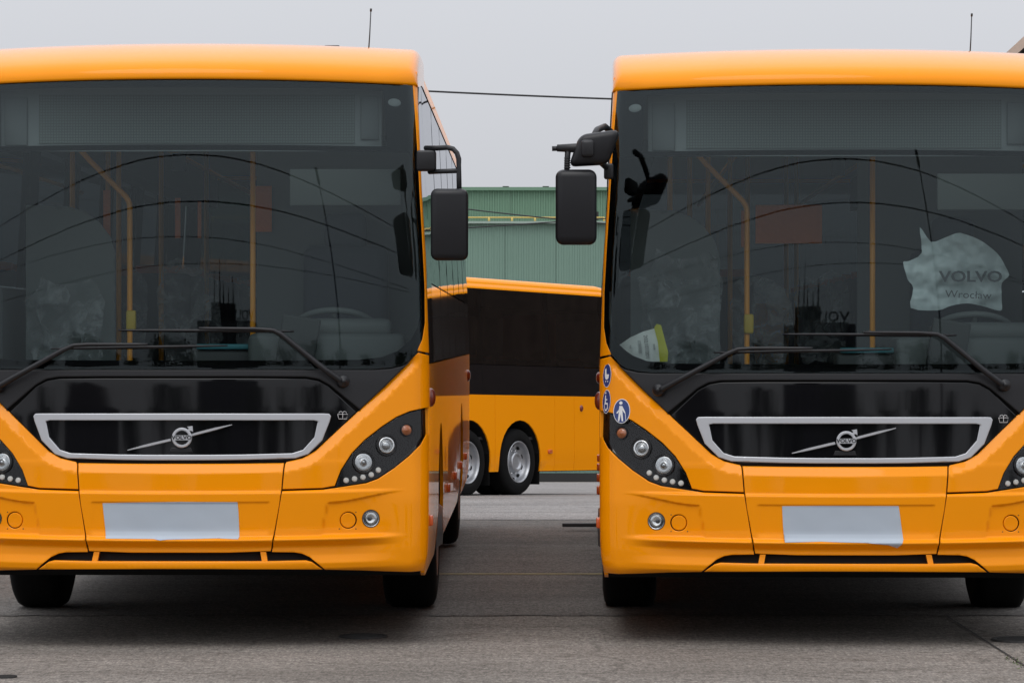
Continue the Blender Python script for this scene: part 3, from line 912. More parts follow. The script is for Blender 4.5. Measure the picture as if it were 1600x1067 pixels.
    # ---- mirrors
    def mir_driver():
        bm = bmesh.new()
        add_tube(bm, [(1.24, 0.34, 2.555), (1.30, 0.26, 2.55), (1.355, 0.20, 2.55), (1.385, 0.19, 2.542), (1.405, 0.185, 2.52), (1.414, 0.18, 2.49), (1.415, 0.18, 2.40), (1.417, 0.17, 2.30)], 0.0135, 12)
        add_tube(bm, [(1.26, 0.34, 2.432), (1.32, 0.24, 2.43), (1.413, 0.18, 2.43)], 0.0125, 12)
        return to_mesh('mirror_arm', bm, True)
    md = P('driver_mirror', 'mdh', lambda: rounded_box('driver_mirror', 1.272, 1.462, 0.10, 0.235, 1.972, 2.337, 0.034, 6), 'black_plastic')
    md['label'] = 'tall black mirror on a tube hoop'
    P('mirror_arm', 'mda', mir_driver, 'black_satin', md)
    P('mirror_bracket', 'mdb', lambda: rounded_box('mirror_bracket', 1.195, 1.295, 0.26, 0.36, 2.435, 2.54, 0.012, 3), 'black_satin', md)
    P('mirror_glass', 'mdg', lambda: box_mesh('mirror_glass', 1.287, 1.447, 0.232, 0.238, 1.995, 2.315), 'mirror_glass', md)
    def door_arm():
        bm = bmesh.new()
        add_tube(bm, [(-1.475, 0.14, 2.565), (-1.38, 0.14, 2.565), (-1.30, 0.14, 2.57)], [0.018, 0.024, 0.018], 12)
        add_tube(bm, [(-1.50, 0.14, 2.562), (-1.465, 0.14, 2.563)], 0.013, 10)
        add_tube(bm, [(-1.418, 0.14, 2.56), (-1.423, 0.145, 2.50), (-1.426, 0.15, 2.42)], [0.016, 0.014, 0.014], 12)
        for k in range(5):
            add_lathe(bm, [(0.0145, -0.004), (0.0175, 0.0), (0.0145, 0.004)], Matrix.Translation((-1.422, 0.145, 2.465 + 0.012 * k)), 12)
        bm.transform(MF)
        add_tube(bm, [(-1.19, 0.36, 2.66), (-1.23, 0.26, 2.69), (-1.27, 0.14, 2.665), (-1.29, 0.05, 2.62)], 0.017, 10)
        add_tube(bm, [(-1.21, 0.32, 2.47), (-1.25, 0.2, 2.50), (-1.29, 0.05, 2.53)], 0.016, 10)
        return to_mesh('mirror_arm', bm, True)
    if variant == 'right':
        mh = P('door_mirror', 'mph', lambda: fwd(rounded_box('door_mirror', -1.482, -1.272, 0.09, 0.235, 2.072, 2.455, 0.04, 6)), 'black_plastic')
        mh['label'] = 'tall black mirror on a jointed arm'
        P('mirror_arm', 'mpa', door_arm, 'black_satin', mh)
        def door_knuckle():
            bm = bmesh.new()
            add_box(bm, -1.385, -1.185, -0.02, 0.10, 2.475, 2.645, 0.035, 4)
            for v in bm.verts:            # wedge: lower and narrower towards the arm
                t = (v.co.x + 1.385) / 0.22
                v.co.z += 0.03 * (t - 0.4) * (1 if v.co.z > 2.56 else 0.4)
                v.co.x += (v.co.z - 2.56) * 0.35
            return to_mesh('wide_angle_mirror', bm, True)
        P('wide_angle_mirror', 'mpk', door_knuckle, 'black_plastic', mh)
        P('mirror_joint', 'mpj', lambda: fwd(rounded_box('mirror_joint', -1.352, -1.285, 0.075, 0.16, 2.515, 2.605, 0.018, 3)), 'black_satin', mh)
        P('mirror_bracket', 'mpb', lambda: rounded_box('mirror_bracket', -1.235, -1.185, 0.27, 0.36, 2.42, 2.50, 0.012, 3), 'black_satin', mh)
        P('mirror_glass', 'mpg', lambda: fwd(box_mesh('mirror_glass', -1.465, -1.29, 0.232, 0.238, 2.095, 2.43)), 'mirror_glass', mh)
    # ---- side skins
    def yf(z): return float(F_base(float(W(z)) - 0.0005, z)) + 0.003
    fW = lambda u, z: W(z)
    def arch(yc, r=0.56, n=14):
        return [(yc + r * math.cos(math.pi - math.pi * k / n), 0.50 + r * 1.04 * math.sin(math.pi * k / n)) for k in range(n + 1)]
    for sd in ('right', 'left'):
        # yellow skirt panels between axles and panel joints
        zlo, zhi = 0.345, 1.440
        cuts = [1.25] if sd == 'right' else [0.62, 1.85]
        for a in axles: cuts += [a - 0.95, a + 0.95]
        cuts += [x for x in (4.7, 6.1, 7.4) if all(abs(x - a) > 1.1 for a in axles)]
        if len(axles) > 2:
            cuts = [c for c in cuts if not (axles[1] - 0.4 < c < axles[2] + 0.4)] + [(axles[1] + axles[2]) / 2]
        cuts += [L - 1.2]
        cuts = sorted(c for c in cuts if 0.5 < c < L - 0.3)
        cuts2 = []
        for c in cuts:
            if not cuts2 or c - cuts2[-1] > 0.35: cuts2.append(c)
        cuts = cuts2 + [L - 0.03]
        prev = None
        for c in cuts:
            a0 = prev
            poly = []
            if a0 is None:
                for z in np.linspace(zhi, zlo + 0.12, 12): poly.append((yf(z), float(z)))
                poly.append((yf(0.40) + 0.05, zlo + 0.02))
                poly.append((yf(0.40) + 0.15, zlo))
            else:
                poly += [(a0 + 0.003, zhi), (a0 + 0.003, zlo)]
            lo = poly[-1][0]
            bottom = []
            for ax_ in axles:
                A = arch(ax_)
                if A[-1][0] <= lo or A[0][0] >= c: continue
                for (y, z) in [(A[0][0], zlo)] + A + [(A[-1][0], zlo)]:
                    if lo + 0.005 < y < c - 0.008: bottom.append((y, z))
            # arch crossing a panel edge: start the edge at the arch height
            def arch_z(y):
                for ax_ in axles:
                    d = abs(y - ax_)
                    if d < 0.56: return 0.50 + 0.56 * 1.04 * math.sqrt(max(0, 1 - (d / 0.56) ** 2))
                return zlo
            if a0 is not None: poly[-1] = (a0 + 0.003, arch_z(a0 + 0.003))
            poly += bottom
            poly += [(c - 0.003, arch_z(c - 0.003)), (c - 0.003, zhi)]
            key = 'skirt%s%s%.2f' % (sd, tagL, c)
            if sd == 'left' and a0 is not None and abs(a0 - 0.62) < 0.01:
                prev = c; continue                                  # the door leaves stand here
            P('skirt_panel', key, lambda: panel('skirt_panel', poly, fW, 0.25, 0.12, thick=0.02, bev=0, plane=sd, edge=0.12), 'yellow_side')
            prev = c
        # black band: lower panels and window panes
        wz0, wz1 = 1.447, 2.955
        ed = [0.0, 1.28] + list(np.linspace(1.28, L - 0.10, 7 if len(axles) == 2 else 8)[1:])
        for i, (a, b) in enumerate(zip(ed, ed[1:])):
            if i == 0:
                left_edge = [(yf(z), float(z)) for z in np.linspace(wz1 - 0.16, wz0, 14)]
                poly = [(yf(2.8) + 0.30, wz1)] + left_edge + [(b - 0.004, wz0), (b - 0.004, wz1)]
                nm_ = 'driver_window' if sd == 'right' else 'door_window'
                P(nm_, 'dwin%s%s' % (sd, tagL), lambda: panel('driver_window', poly, fW, 0.15, 0.12, thick=0.008, bev=0, plane=sd, edge=0.1), WG)
                continue
            lp = [(a + 0.004, wz0), (b - 0.004, wz0), (b - 0.004, 1.866), (a + 0.004, 1.866)]
            P('window_apron', 'wap%s%s%d' % (sd, tagL, i), lambda: panel('window_apron', lp, fW, 0.3, 0.15, thick=0.012, bev=0, plane=sd, edge=0.15), 'black_gloss')
            up = [(a + 0.004, 1.874), (b - 0.004, 1.874), (b - 0.004, wz1), (a + 0.004, wz1)]
            wd = P('side_window', 'wup%s%s%d' % (sd, tagL, i), lambda: panel('side_window', up, fW, 0.3, 0.15, thick=0.008, bev=0, plane=sd, edge=0.15), WG)
            if i < len(ed) - 2:
                def seal():
                    bm = bmesh.new(); sg = 1 if sd == 'right' else -1; prev = None
                    for z in (1.46, 1.87, 2.0, 2.35, 2.6, 2.87, wz1):
                        w_ = float(W(z))
                        ring = [bm.verts.new((sg * a_, b_, z)) for a_, b_ in ((w_ - 0.004, b - 0.0035), (w_ + 0.0012, b - 0.002), (w_ + 0.0012, b + 0.002), (w_ - 0.004, b + 0.0035))]
                        if prev:
                            for k in range(4): bm.faces.new((prev[k], prev[(k + 1) % 4], ring[(k + 1) % 4], ring[k]))
                        prev = ring
                    return to_mesh('window_seal', bm)
                P('window_seal', 'wse%s%s%d' % (sd, tagL, i), seal, 'rubber', wd)
            P('window_post', 'wpo%s%s%d' % (sd, tagL, i), lambda: panel('window_post', [(b - 0.07, 1.88), (b + 0.07, 1.88), (b + 0.07, wz1), (b - 0.07, wz1)], fW, 0.1, 0.2, thick=0.03, bev=0, off=0.012, plane=sd, edge=0.2), 'frit', wd)
        if sd == 'left':
            for (a, b) in ((0.625, 1.235), (1.24, 1.845)):
                dl = P('door_leaf', 'dl%.2f' % a, lambda: panel('door_leaf', [(a, 0.36), (b, 0.36), (b, 1.44), (a, 1.44)], fW, 0.2, 0.2, thick=0.03, bev=0.004, plane='left', edge=0.15, holes=[[(a + 0.07, 0.5), (b - 0.07, 0.5), (b - 0.07, 1.40), (a + 0.07, 1.40)]]), 'black_satin')
                P('door_pane', 'dp%.2f' % a, lambda: panel('door_pane', [(a + 0.06, 0.49), (b - 0.06, 0.49), (b - 0.06, 1.41), (a + 0.06, 1.41)], fW, 0.2, 0.2, thick=0.006, bev=0.001, off=0.01, plane='left', edge=0.15), 'side_glass', dl)
        # marker lamps
        sgn = 1 if sd == 'right' else -1
        ys = np.arange(0.42, L - 0.4, 1.93)
        ys = [y for y in ys if all(abs(y - a) > 0.62 for a in axles)]
        for i, y in enumerate([0.47] + list(ys[1:])):
            P('side_marker', 'mk%s%s%d' % (sd, tagL, i), lambda: rounded_box('side_marker', *(sorted((sgn * 1.249, sgn * 1.275))), y, y + 0.11, 0.60, 0.655, 0.008, 2), 'marker_amber')
        for i, y in enumerate([0.62, L - 1.0]):
            P('side_indicator', 'si%s%s%d' % (sd, tagL, i), lambda: lathe_mesh('side_indicator', [(0.05, 0), (0.046, 0.014), (0.032, 0.025), (0.015, 0.029), (0, 0.030)], Matrix.Translation((sgn * 1.254, y, 1.265)) @ Matrix.Rotation(sgn * math.pi / 2, 4, 'Y') @ Matrix.Diagonal((1, 0.8, 1, 1)), 18), 'marker_red')
    # rear wall
    P('rear_wall', 'rear' + tagL, lambda: box_mesh('rear_wall', -1.18, 1.18, L - 0.06, L - 0.02, 0.4, 1.9), 'yellow_side')
    P('rear_window', 'rearw' + tagL, lambda: box_mesh('rear_window', -1.15, 1.15, L - 0.055, L - 0.045, 1.9, 2.95), 'side_glass')
    def corner_post(sg):
        bm = bmesh.new()
        prev = None
        for z in (0.40, 1.5, 2.0, 2.35, 2.87, 2.97):
            w_ = float(W(z)) - 0.022
            ring = [bm.verts.new((sg * a_, b_, z)) for a_, b_ in ((w_ - 0.12, L - 0.13), (w_, L - 0.13), (w_, L - 0.022), (w_ - 0.12, L - 0.022))]
            if prev:
                for k in range(4): bm.faces.new((prev[k], prev[(k + 1) % 4], ring[(k + 1) % 4], ring[k]))
            else: bm.faces.new(ring)
            prev = ring
        bm.faces.new(prev)
        return to_mesh('rear_post', bm)
    for sg in (1, -1):
        P('rear_post', 'rearpost%s%d' % (tagL, sg), lambda: corner_post(sg), 'underbody')
    # ---- underbody and wheels
    def under():
        bm = bmesh.new()
        spans = []; y = 0.62
        for a in axles:
            if a - 0.62 > y: spans.append((y, a - 0.62, 1.20))
            spans.append((max(y, a - 0.62), a + 0.62, 0.80)); y = a + 0.62
        spans.append((y, L - 0.1, 1.20))
        for (a, b, w) in spans: add_box(bm, -w, w, a + 0.002, b - 0.002, 0.335, 0.80)
        return to_mesh('underbody', bm)
    P('underbody', 'under' + tagL, under, 'underbody')
    def wheel_meshes(sgn, yc, x):
        M = Matrix.Translation((sgn * x, yc, 0.48)) @ Matrix.Rotation(sgn * math.pi / 2, 4, 'Y')
        return M
    for ai, a in enumerate(axles):
        for sgn in (1, -1):
            x = 1.235
            M = wheel_meshes(sgn, a, x)
            dual = ai > 0
            tyre = [(0.30, -0.02), (0.315, 0.0), (0.36, 0.004), (0.43, -0.006), (0.462, -0.022), (0.478, -0.05), (0.48, -0.09), (0.48, -0.23), (0.478, -0.26), (0.455, -0.295), (0.40, -0.31), (0.30, -0.30)]
            k = 'wh%s%d%d' % (tagL, ai, sgn)
            wt = P('wheel', k, lambda: lathe_mesh('wheel', tyre, M, 44), 'rubber')
            if dual:
                P('inner_tyre', k + 'i', lambda: lathe_mesh('inner_tyre', [(r, h - 0.33) for r, h in tyre], M, 32), 'rubber', wt)
            P('rim', k + 'r', lambda: lathe_mesh('rim', [(0.305, -0.03), (0.302, -0.004), (0.292, 0.0), (0.284, -0.010), (0.276, -0.05), (0.262, -0.105), (0.225, -0.125), (0.185, -0.12), (0.15, -0.115), (0.145, -0.05), (0.138, -0.035), (0.10, -0.03), (0.098, -0.045), (0.075, -0.05), (0.05, -0.05), (0, -0.05)] if dual else
                [(0.305, -0.03), (0.302, -0.004), (0.292, 0.0), (0.284, -0.012), (0.27, -0.03), (0.2, -0.02), (0.13, 0.0), (0.11, 0.03), (0, 0.035)], M, 40), 'rim_metal', wt)
            if sgn > 0 and dual:
                for q in range(10):
                    t = 2 * math.pi * q / 10
                    hh = P('hand_hole', 'hand_hole', lambda: lathe_mesh('hand_hole', [(0.027, -0.01), (0.025, 0.012), (0, 0.012)], Matrix.Diagonal((0.8, 1.25, 1, 1)), 12), 'underbody', wt)
                    hh.matrix_basis = M @ Matrix.Translation((0.243 * math.cos(t), 0.243 * math.sin(t), -0.112)) @ Matrix.Rotation(t, 4, 'Z')
                    t += math.pi / 10
                    wn_ = P('wheel_nut', 'wheel_nut', lambda: lathe_mesh('wheel_nut', [(0.017, 0), (0.017, 0.02), (0.010, 0.03), (0, 0.03)], Matrix.Identity(4), 6), 'chrome', wt)
                    wn_.matrix_basis = M @ Matrix.Translation((0.168 * math.cos(t), 0.168 * math.sin(t), -0.118))
            def liner():
                bm = bmesh.new()
                n = 14; rows = []
                for xx in (sgn * 1.232, sgn * 0.82):
                    rows.append([bm.verts.new((xx, a + 0.575 * math.cos(math.pi * q / n), 0.50 + 0.60 * math.sin(math.pi * q / n))) for q in range(n + 1)])
                for q in range(n): bm.faces.new((rows[0][q], rows[0][q + 1], rows[1][q + 1], rows[1][q]))
                bm.faces.new(rows[1])
                return to_mesh('arch_liner', bm)
            P('arch_liner', k + 'l', liner, 'underbody')
            if ai > 0:
                P('mud_flap', k + 'm', lambda: box_mesh('mud_flap', *(sorted((sgn * 1.22, sgn * 0.75))), a + 0.56, a + 0.575, 0.15, 0.60), 'rubber')
    # ---- roof antenna
    def antenna():
        bm = bmesh.new()
        add_tube(bm, [(0.856, 2.13, 3.10), (0.857, 2.13, 3.16), (0.858, 2.13, 3.19)], [0.02, 0.016, 0.006], 10)
        add_tube(bm, [(0.858, 2.13, 3.18), (0.866, 2.14, 3.30), (0.872, 2.15, 3.44)], [0.004, 0.0035, 0.003], 6)
        add_tube(bm, [(0.872, 2.15, 3.435), (0.873, 2.15, 3.452)], 0.006, 6)
        return to_mesh('antenna', bm, True)
    if variant != 'back':
        P('antenna', 'antenna', antenna, 'black_satin')
    if variant == 'near':
        rv = P('roof_aerial', 'roofaer', lambda: rounded_box('roof_aerial', 0.555, 0.645, 3.0, 3.12, 3.298, 3.318, 0.006, 2), 'black_satin')
        P('aerial_stem', 'roofaers', lambda: box_mesh('aerial_stem', 0.61, 0.64, 3.03, 3.09, 3.10, 3.30), 'black_satin', rv)
    # ---- interior
    def BX(name, key, dims, m, bev=0.0, parent=root):
        return P(name, key, lambda: (rounded_box(name, *dims, bev, 3) if bev else box_mesh(name, *dims)), m, parent)
    BX('cabin_floor', 'flo' + tagL, (-1.16, 1.16, 0.42, L - 0.1, 0.80, 0.84), 'floor_dark')
    BX('cabin_ceiling', 'cei' + tagL, (-1.08, 1.08, 0.95, L - 0.1, 2.98, 3.0), 'lining_pale')
    for s in (1, -1):
        BX('ceiling_cove', 'cove%d%s' % (s, tagL), (*sorted((s * 1.14, s * 0.92)), 1.7, L - 0.15, 2.70, 2.97), 'lining_grey')
        BX('side_lining', 'lin%d%s' % (s, tagL), (*sorted((s * 1.205, s * 1.19)), 1.9, L - 0.1, 1.16, 1.86), 'lining_grey')
    seat_rows = np.arange(3.2, L - 0.8, 0.85) if interior else np.arange(6.5, L - 0.8, 0.9)
    for r_i, y in enumerate(seat_rows):
        for sx_ in (-0.93, -0.50, 0.50, 0.93):
            def seat():
                bm = bmesh.new()
                add_box(bm, sx_ - 0.20, sx_ + 0.20, y, y + 0.42, 1.22, 1.32, 0.04, 2)
                add_box(bm, sx_ - 0.20, sx_ + 0.20, y + 0.38, y + 0.48, 1.30, 1.98, 0.045, 2)
                add_box(bm, sx_ - 0.03, sx_ + 0.03, y + 0.1, y + 0.3, 0.84, 1.22)
                return to_mesh('passenger_seat', bm, True)
            st = P('passenger_seat', 'seat%s%d%.2f' % (tagL, r_i, sx_), seat, 'seat_cloth')
            P('seat_grip', 'seatg%s%d%.2f' % (tagL, r_i, sx_), lambda: box_mesh('seat_grip', sx_ - 0.14, sx_ + 0.14, y + 0.41, y + 0.45, 1.975, 2.02), 'orange_trim', st)
    if not interior:
        BX('cabin_partition', 'part' + tagL, (-1.1, 1.1, 4.0, 4.03, 0.84, 2.9), 'dash_dark')
        for i, y in enumerate((8.3, 10.6)):
            BX('grab_pole', 'gp' + tagL + str(i), (0.92, 0.95, y, y + 0.03, 0.84, 2.9), 'pole_yellow')
        BX('cabin_curtain', 'curt' + tagL, (0.2, 1.1, L - 1.5, L - 1.45, 1.95, 2.65), 'orange_trim')
        return root
    # destination display
    zd0, zd1 = T(281, 224)[1], T(281, 137)[1]
    dd = BX('destination_display', 'disp', (-1.0, 1.0, 0.64, 0.70, zd0 - 0.02, zd1 + 0.03), 'dial_grey')
    dx0, dx1 = -0.80, 0.86
    BX('display_matrix', 'dispm', (dx0, dx1, 0.633, 0.6395, zd0 + 0.02, zd1 - 0.015), 'led_matrix', parent=dd)
    BX('display_lid', 'displ', (0.89, 0.985, 0.628, 0.6395, zd0 + 0.04, zd1 - 0.03), 'lining_grey', 0.004, parent=dd)
    BX('display_lid', 'displ2', (-0.98, -0.86, 0.628, 0.6395, zd0 + 0.01, zd1 - 0.03), 'lining_grey', 0.004, parent=dd)
    sx0, sz0 = T(268, 267); sx1, sz1 = T(290, 239)
    P('sensor_patch', 'sensor', lambda: panel('sensor_patch', [(sx0, sz0), (sx1, sz0), (sx1, sz1), (sx0, sz1)], F_glass, 0.05, 0.05, thick=0.02, bev=0.001, off=0.0065), 'frit')
    for s in (1, -1):
        mx_, mz_ = T(617, 160); mx_ *= s
        P('roof_marker', 'rm%d' % s, lambda: lathe_mesh('roof_marker', [(0.032, 0), (0.028, 0.004), (0.012, 0.006), (0, 0.0065)], frame_at(mx_, mz_, F_glass, -0.008) @ Matrix.Diagonal((1.2, 0.75, 1, 1)), 20), 'dial_grey')
    # dashboard
    BX('dashboard', 'dash', (-1.14, 1.14, 0.36, 0.62, 1.0, 1.435), 'dash_dark', 0.02)
    BX('driver_console', 'cons', (0.30, 1.12, 0.60, 0.98, 1.2, 1.60), 'dash_grey', 0.03)
    BX('instrument_hood', 'ihood', (0.50, 1.05, 0.62, 0.86, 1.58, 1.68), 'dash_grey', 0.04)
    def tilt_box():
        bm = bmesh.new(); add_box(bm, 0.46, 0.66, 0.50, 0.55, 1.44, 1.69, 0.01, 2)
        bmesh.ops.rotate(bm, verts=bm.verts, cent=(0.56, 0.52, 1.5), matrix=Matrix.Rotation(0.16, 3, 'Y'))
        return to_mesh('console_screen', bm)
    P('console_screen', 'cscr', tilt_box, 'dash_dark')
    def steering():
        bm = bmesh.new(); M = Matrix.Translation((0.74, 0.98, 1.62)) @ Matrix.Rotation(R(-28), 4, 'X')
        n = 28
        add_tube(bm, [M @ Vector((0.22 * math.cos(2 * math.pi * k / n), 0.22 * math.sin(2 * math.pi * k / n), 0)) for k in range(n + 1)], 0.017, 8)
        for t in (0.3, 2.84, 4.71): add_tube(bm, [M @ Vector((0, 0, -0.03)), M @ Vector((0.22 * math.cos(t), 0.22 * math.sin(t), 0))], 0.014, 6)
        add_tube(bm, [M @ Vector((0, 0, -0.02)), M @ Vector((0, -0.1, -0.45))], 0.045, 10)
        return to_mesh('steering_wheel', bm, True)
    P('steering_wheel', 'steer', steering, 'dash_grey')
    ds = BX('driver_seat', 'dseat', (0.50, 0.98, 1.45, 1.95, 1.25, 1.42), 'seat_cloth', 0.05)
    BX('backrest', 'dsback', (0.50, 0.98, 1.88, 2.02, 1.38, 2.10), 'seat_cloth', 0.06, parent=ds)
    BX('headrest', 'dshead', (0.62, 0.86, 1.90, 2.0, 2.08, 2.28), 'seat_cloth', 0.04, parent=ds)
    BX('sun_blind', 'blind', (0.52, 1.10, 0.60, 0.615, 2.27, 2.46), 'blind_grey', 0.004)
    BX('driver_partition', 'dpart', (0.22, 1.16, 2.15, 2.19, 0.84, 2.95), 'lining_grey')
    BX('ticket_machine', 'tick', (0.0, 0.42, 0.72, 0.98, 1.2, 1.515), 'dash_dark', 0.02)
    BX('ticket_tray', 'tickt', (0.02, 0.36, 0.70, 0.80, 1.516, 1.545), 'teal', 0.008)
    # entrance side screen
    P('entry_screen', 'escr', lambda: panel('entry_screen', [(-1.08, 0.9), (-0.57, 0.9), (-0.57, 2.05), (-0.60, 2.15), (-0.66, 2.23), (-0.74, 2.29), (-0.84, 2.325), (-1.08, 2.33)], lambda x, z: np.zeros_like(np.asarray(x, float)) + 2.05, 0.1, 0.1, thick=0.008, bev=0.001, edge=0.1), 'entry_pane')
    # plastic film over seats, orange trim
    def film(x0, x1, z0, z1, y, sd):
        rn = random.Random(sd)
        pts = []
        for k in range(22):
            t = 2 * math.pi * k / 22
            rr_ = 1 + rn.uniform(-0.16, 0.12)
            pts.append(((x0 + x1) / 2 + (x1 - x0) / 2 * rr_ * math.copysign(abs(math.cos(t)) ** 0.6, math.cos(t)), (z0 + z1) / 2 + (z1 - z0) / 2 * rr_ * math.copysign(abs(math.sin(t)) ** 0.6, math.sin(t))))
        def dep(x, z):
            x = np.asarray(x, float); z = np.asarray(z, float)
            o = np.array([mnoise.noise(Vector((a * 8 + sd, b * 8, sd))) + 0.6 * mnoise.noise(Vector((a * 19, b * 19 + sd, 3))) for a, b in zip(x.ravel(), z.ravel())]).reshape(x.shape)
            return y + 0.05 * o + 0.3 * (x - (x0 + x1) / 2) ** 2
        return panel('seat_film', pts, dep, 0.025, 0.025, thick=0.002, bev=0, edge=0.03)
    for i, (x0, x1, z0, z1, y) in enumerate(((-1.05, -0.60, 1.40, 1.92, 1.85), (-0.42, -0.02, 1.42, 2.02, 2.7), (0.02, 0.30, 1.42, 1.95, 3.0), (-0.95, -0.50, 1.45, 2.05, 2.9)) if variant != 'right' else ((-1.02, -0.55, 1.42, 2.10, 1.85), (-0.50, -0.10, 1.42, 1.95, 2.6), (-0.10, 0.22, 1.42, 1.98, 2.8))):
        P('seat_film', 'film%s%d' % (variant, i), lambda: film(x0, x1, z0, z1, y, i + 3), 'film_haze')
    if variant == 'right':
        trims = [(-0.36, 0.02, 2.2, 2.22, 2.14, 2.36), (-0.44, -0.40, 2.25, 2.27, 2.12, 2.33)]
    else:
        trims = [(-0.66, -0.62, 2.2, 2.22, 2.15, 2.42), (-0.26, -0.23, 2.3, 2.32, 2.15, 2.38), (-0.13, -0.11, 2.3, 2.32, 2.15, 2.36), (0.22, 0.31, 2.1, 2.12, 2.18, 2.44)]
    for i, dm in enumerate(trims):
        BX('orange_curtain', 'trim%s%d' % (variant, i), dm, 'curtain_orange')
    # grab poles
    def pole1():
        bm = bmesh.new()
        a = [(-0.437, 1.6, 0.84), (-0.437, 1.6, 1.6), (-0.437, 1.6, 2.30)]
        arc = [(-0.437 - 0.09 * (1 - math.cos(t)), 1.6, 2.30 + 0.09 * math.sin(t)) for t in (0.2, 0.45, 0.7)]
        add_tube(bm, a + arc + [(-0.66, 1.6, 2.56), (-0.80, 1.6, 2.72)], 0.0155, 10)
        return to_mesh('grab_pole', bm, True)
    gp = P('grab_pole', 'gpole1', pole1, 'pole_yellow')
    BX('stop_button', 'stopb', (-0.455, -0.400, 1.565, 1.60, 1.62, 1.73), 'button_yellow', 0.012, parent=gp)
    P('grab_pole', 'gpole2', lambda: tube_mesh('grab_pole', [(0.253, 1.5, 0.84), (0.253, 1.5, 1.78), (0.253, 1.5, 2.98)], 0.0155), 'pole_yellow')
    for i, (x, y) in enumerate(((-0.62, 2.6), (-0.72, 2.9), (-0.46, 3.4), (-0.30, 4.6), (0.0, 5.5), (0.12, 6.4), (-0.85, 2.3))):
        P('grab_pole', 'gpole%d' % (i + 3), lambda: tube_mesh('grab_pole', [(x, y, 0.84), (x, y, 2.98)], 0.0155), 'pole_yellow')
    for s in (1, -1):
        P('ceiling_rail', 'crail%d' % s, lambda: tube_mesh('ceiling_rail', [(s * 0.42, 2.4, 2.72), (s * 0.42, L - 1, 2.72)], 0.0155), 'pole_yellow')
    return root

# LED matrix of the destination display: fine dot raster (flat print)
def led_material():
    m = bpy.data.materials.new('led_matrix'); m.use_nodes = True
    t = m.node_tree; p = t.nodes['Principled BSDF']; p.inputs['Roughness'].default_value = 0.6
    tcn = t.nodes.new('ShaderNodeTexCoord'); sp = t.nodes.new('ShaderNodeSeparateXYZ')
    t.links.new(tcn.outputs['Object'], sp.inputs[0])
    outs = []
    for ax in ('X', 'Z'):
        mu = t.nodes.new('ShaderNodeMath'); mu.operation = 'MULTIPLY'; mu.inputs[1].default_value = 1 / 0.0145
        fr = t.nodes.new('ShaderNodeMath'); fr.operation = 'FRACT'
        gt = t.nodes.new('ShaderNodeMath'); gt.operation = 'GREATER_THAN'; gt.inputs[1].default_value = 0.32
        t.links.new(sp.outputs[ax], mu.inputs[0]); t.links.new(mu.outputs[0], fr.inputs[0]); t.links.new(fr.outputs[0], gt.inputs[0])
        outs.append(gt)
    an = t.nodes.new('ShaderNodeMath'); an.operation = 'MULTIPLY'
    t.links.new(outs[0].outputs[0], an.inputs[0]); t.links.new(outs[1].outputs[0], an.inputs[1])
    mx_ = t.nodes.new('ShaderNodeMix'); mx_.data_type = 'RGBA'
    t.links.new(an.outputs[0], mx_.inputs['Factor'])
    mx_.inputs['A'].default_value = (0.09, 0.105, 0.10, 1); mx_.inputs['B'].default_value = (0.145, 0.17, 0.165, 1)
    t.links.new(mx_.outputs['Result'], p.inputs['Base Color'])
    MAT['led_matrix'] = m
led_material()
mat('entry_pane', (0.17, 0.20, 0.20), 0.3)

# ------------------------------------------------------------------ ground
def gz(x, y):
    """yard: level under the parked buses, then falling away at 4 %"""
    y = np.asarray(y, float)
    t = y - 31.5
    s = 3.0
    soft = np.where(t > 4 * s, t, s * np.log1p(np.exp(np.clip(t / s, -30, 12))))
    return -0.040 * soft + 0.0 * np.asarray(x)
def sheet(name, xs, ys, m, dz=0.0, kind='structure', parent=None, ragged=0.0):
    rg = random.Random(len(name) * 7 + len(xs))
    verts = []
    for j, y in enumerate(ys):
        for x in xs:
            yy = y + (rg.uniform(-ragged, ragged) if ragged and j in (0, len(ys) - 1) else 0)
            verts.append((float(x), float(yy), float(gz(x, yy)) + dz))
    nx = len(xs)
    faces = [(j * nx + i, j * nx + i + 1, (j + 1) * nx + i + 1, (j + 1) * nx + i) for j in range(len(ys) - 1) for i in range(nx - 1)]
    me = bpy.data.meshes.new(name); me.from_pydata(verts, [], faces); me.update()
    for p in me.polygons: p.use_smooth = True
    o = link(name, me, parent, m)
    if parent is None: tag(o, kind=kind)
    return o
ysg = [-600, -200, -60, 0, 10, 15, 20] + list(np.arange(22, 62, 1.0)) + [70, 80, 100, 130, 150, 180, 240, 400, 800]
ground = sheet('ground', [-600, -150, -40, -10, -3, 0, 3, 10, 40, 150, 600], ysg, 'asphalt')
apron = sheet('concrete_apron', [-40, -10, 0, 10, 40], [30.3] + list(np.arange(31, 62, 1.0)) + [70, 90, 120], 'concrete', 0.004)
strip = sheet('asphalt_strip', [-40] + list(np.arange(-8, 8.1, 0.11)) + [40], [19.1, 20, 22, 24, 26, 28, 29.2, 30.25], 'asphalt_dark', 0.004, ragged=0.035)
tag(sheet('painted_line', [-14, -7, 0, 7, 14], [22.45, 22.53], 'paint_yellow', 0.008))
tag(sheet('pavement_joint', [-30, 0, 30], [30.28, 30.34], 'iron', 0.009))
tag(sheet('pavement_joint', [2.460, 2.471], [4, 10, 15, 19.05], 'iron', 0.005))
tag(sheet('painted_line', [2.36, 2.62], [15.3, 15.42], 'paint_white', 0.006))
tag(sheet('pavement_joint', [-30, 0, 30], [36.5, 36.56], 'iron', 0.008))
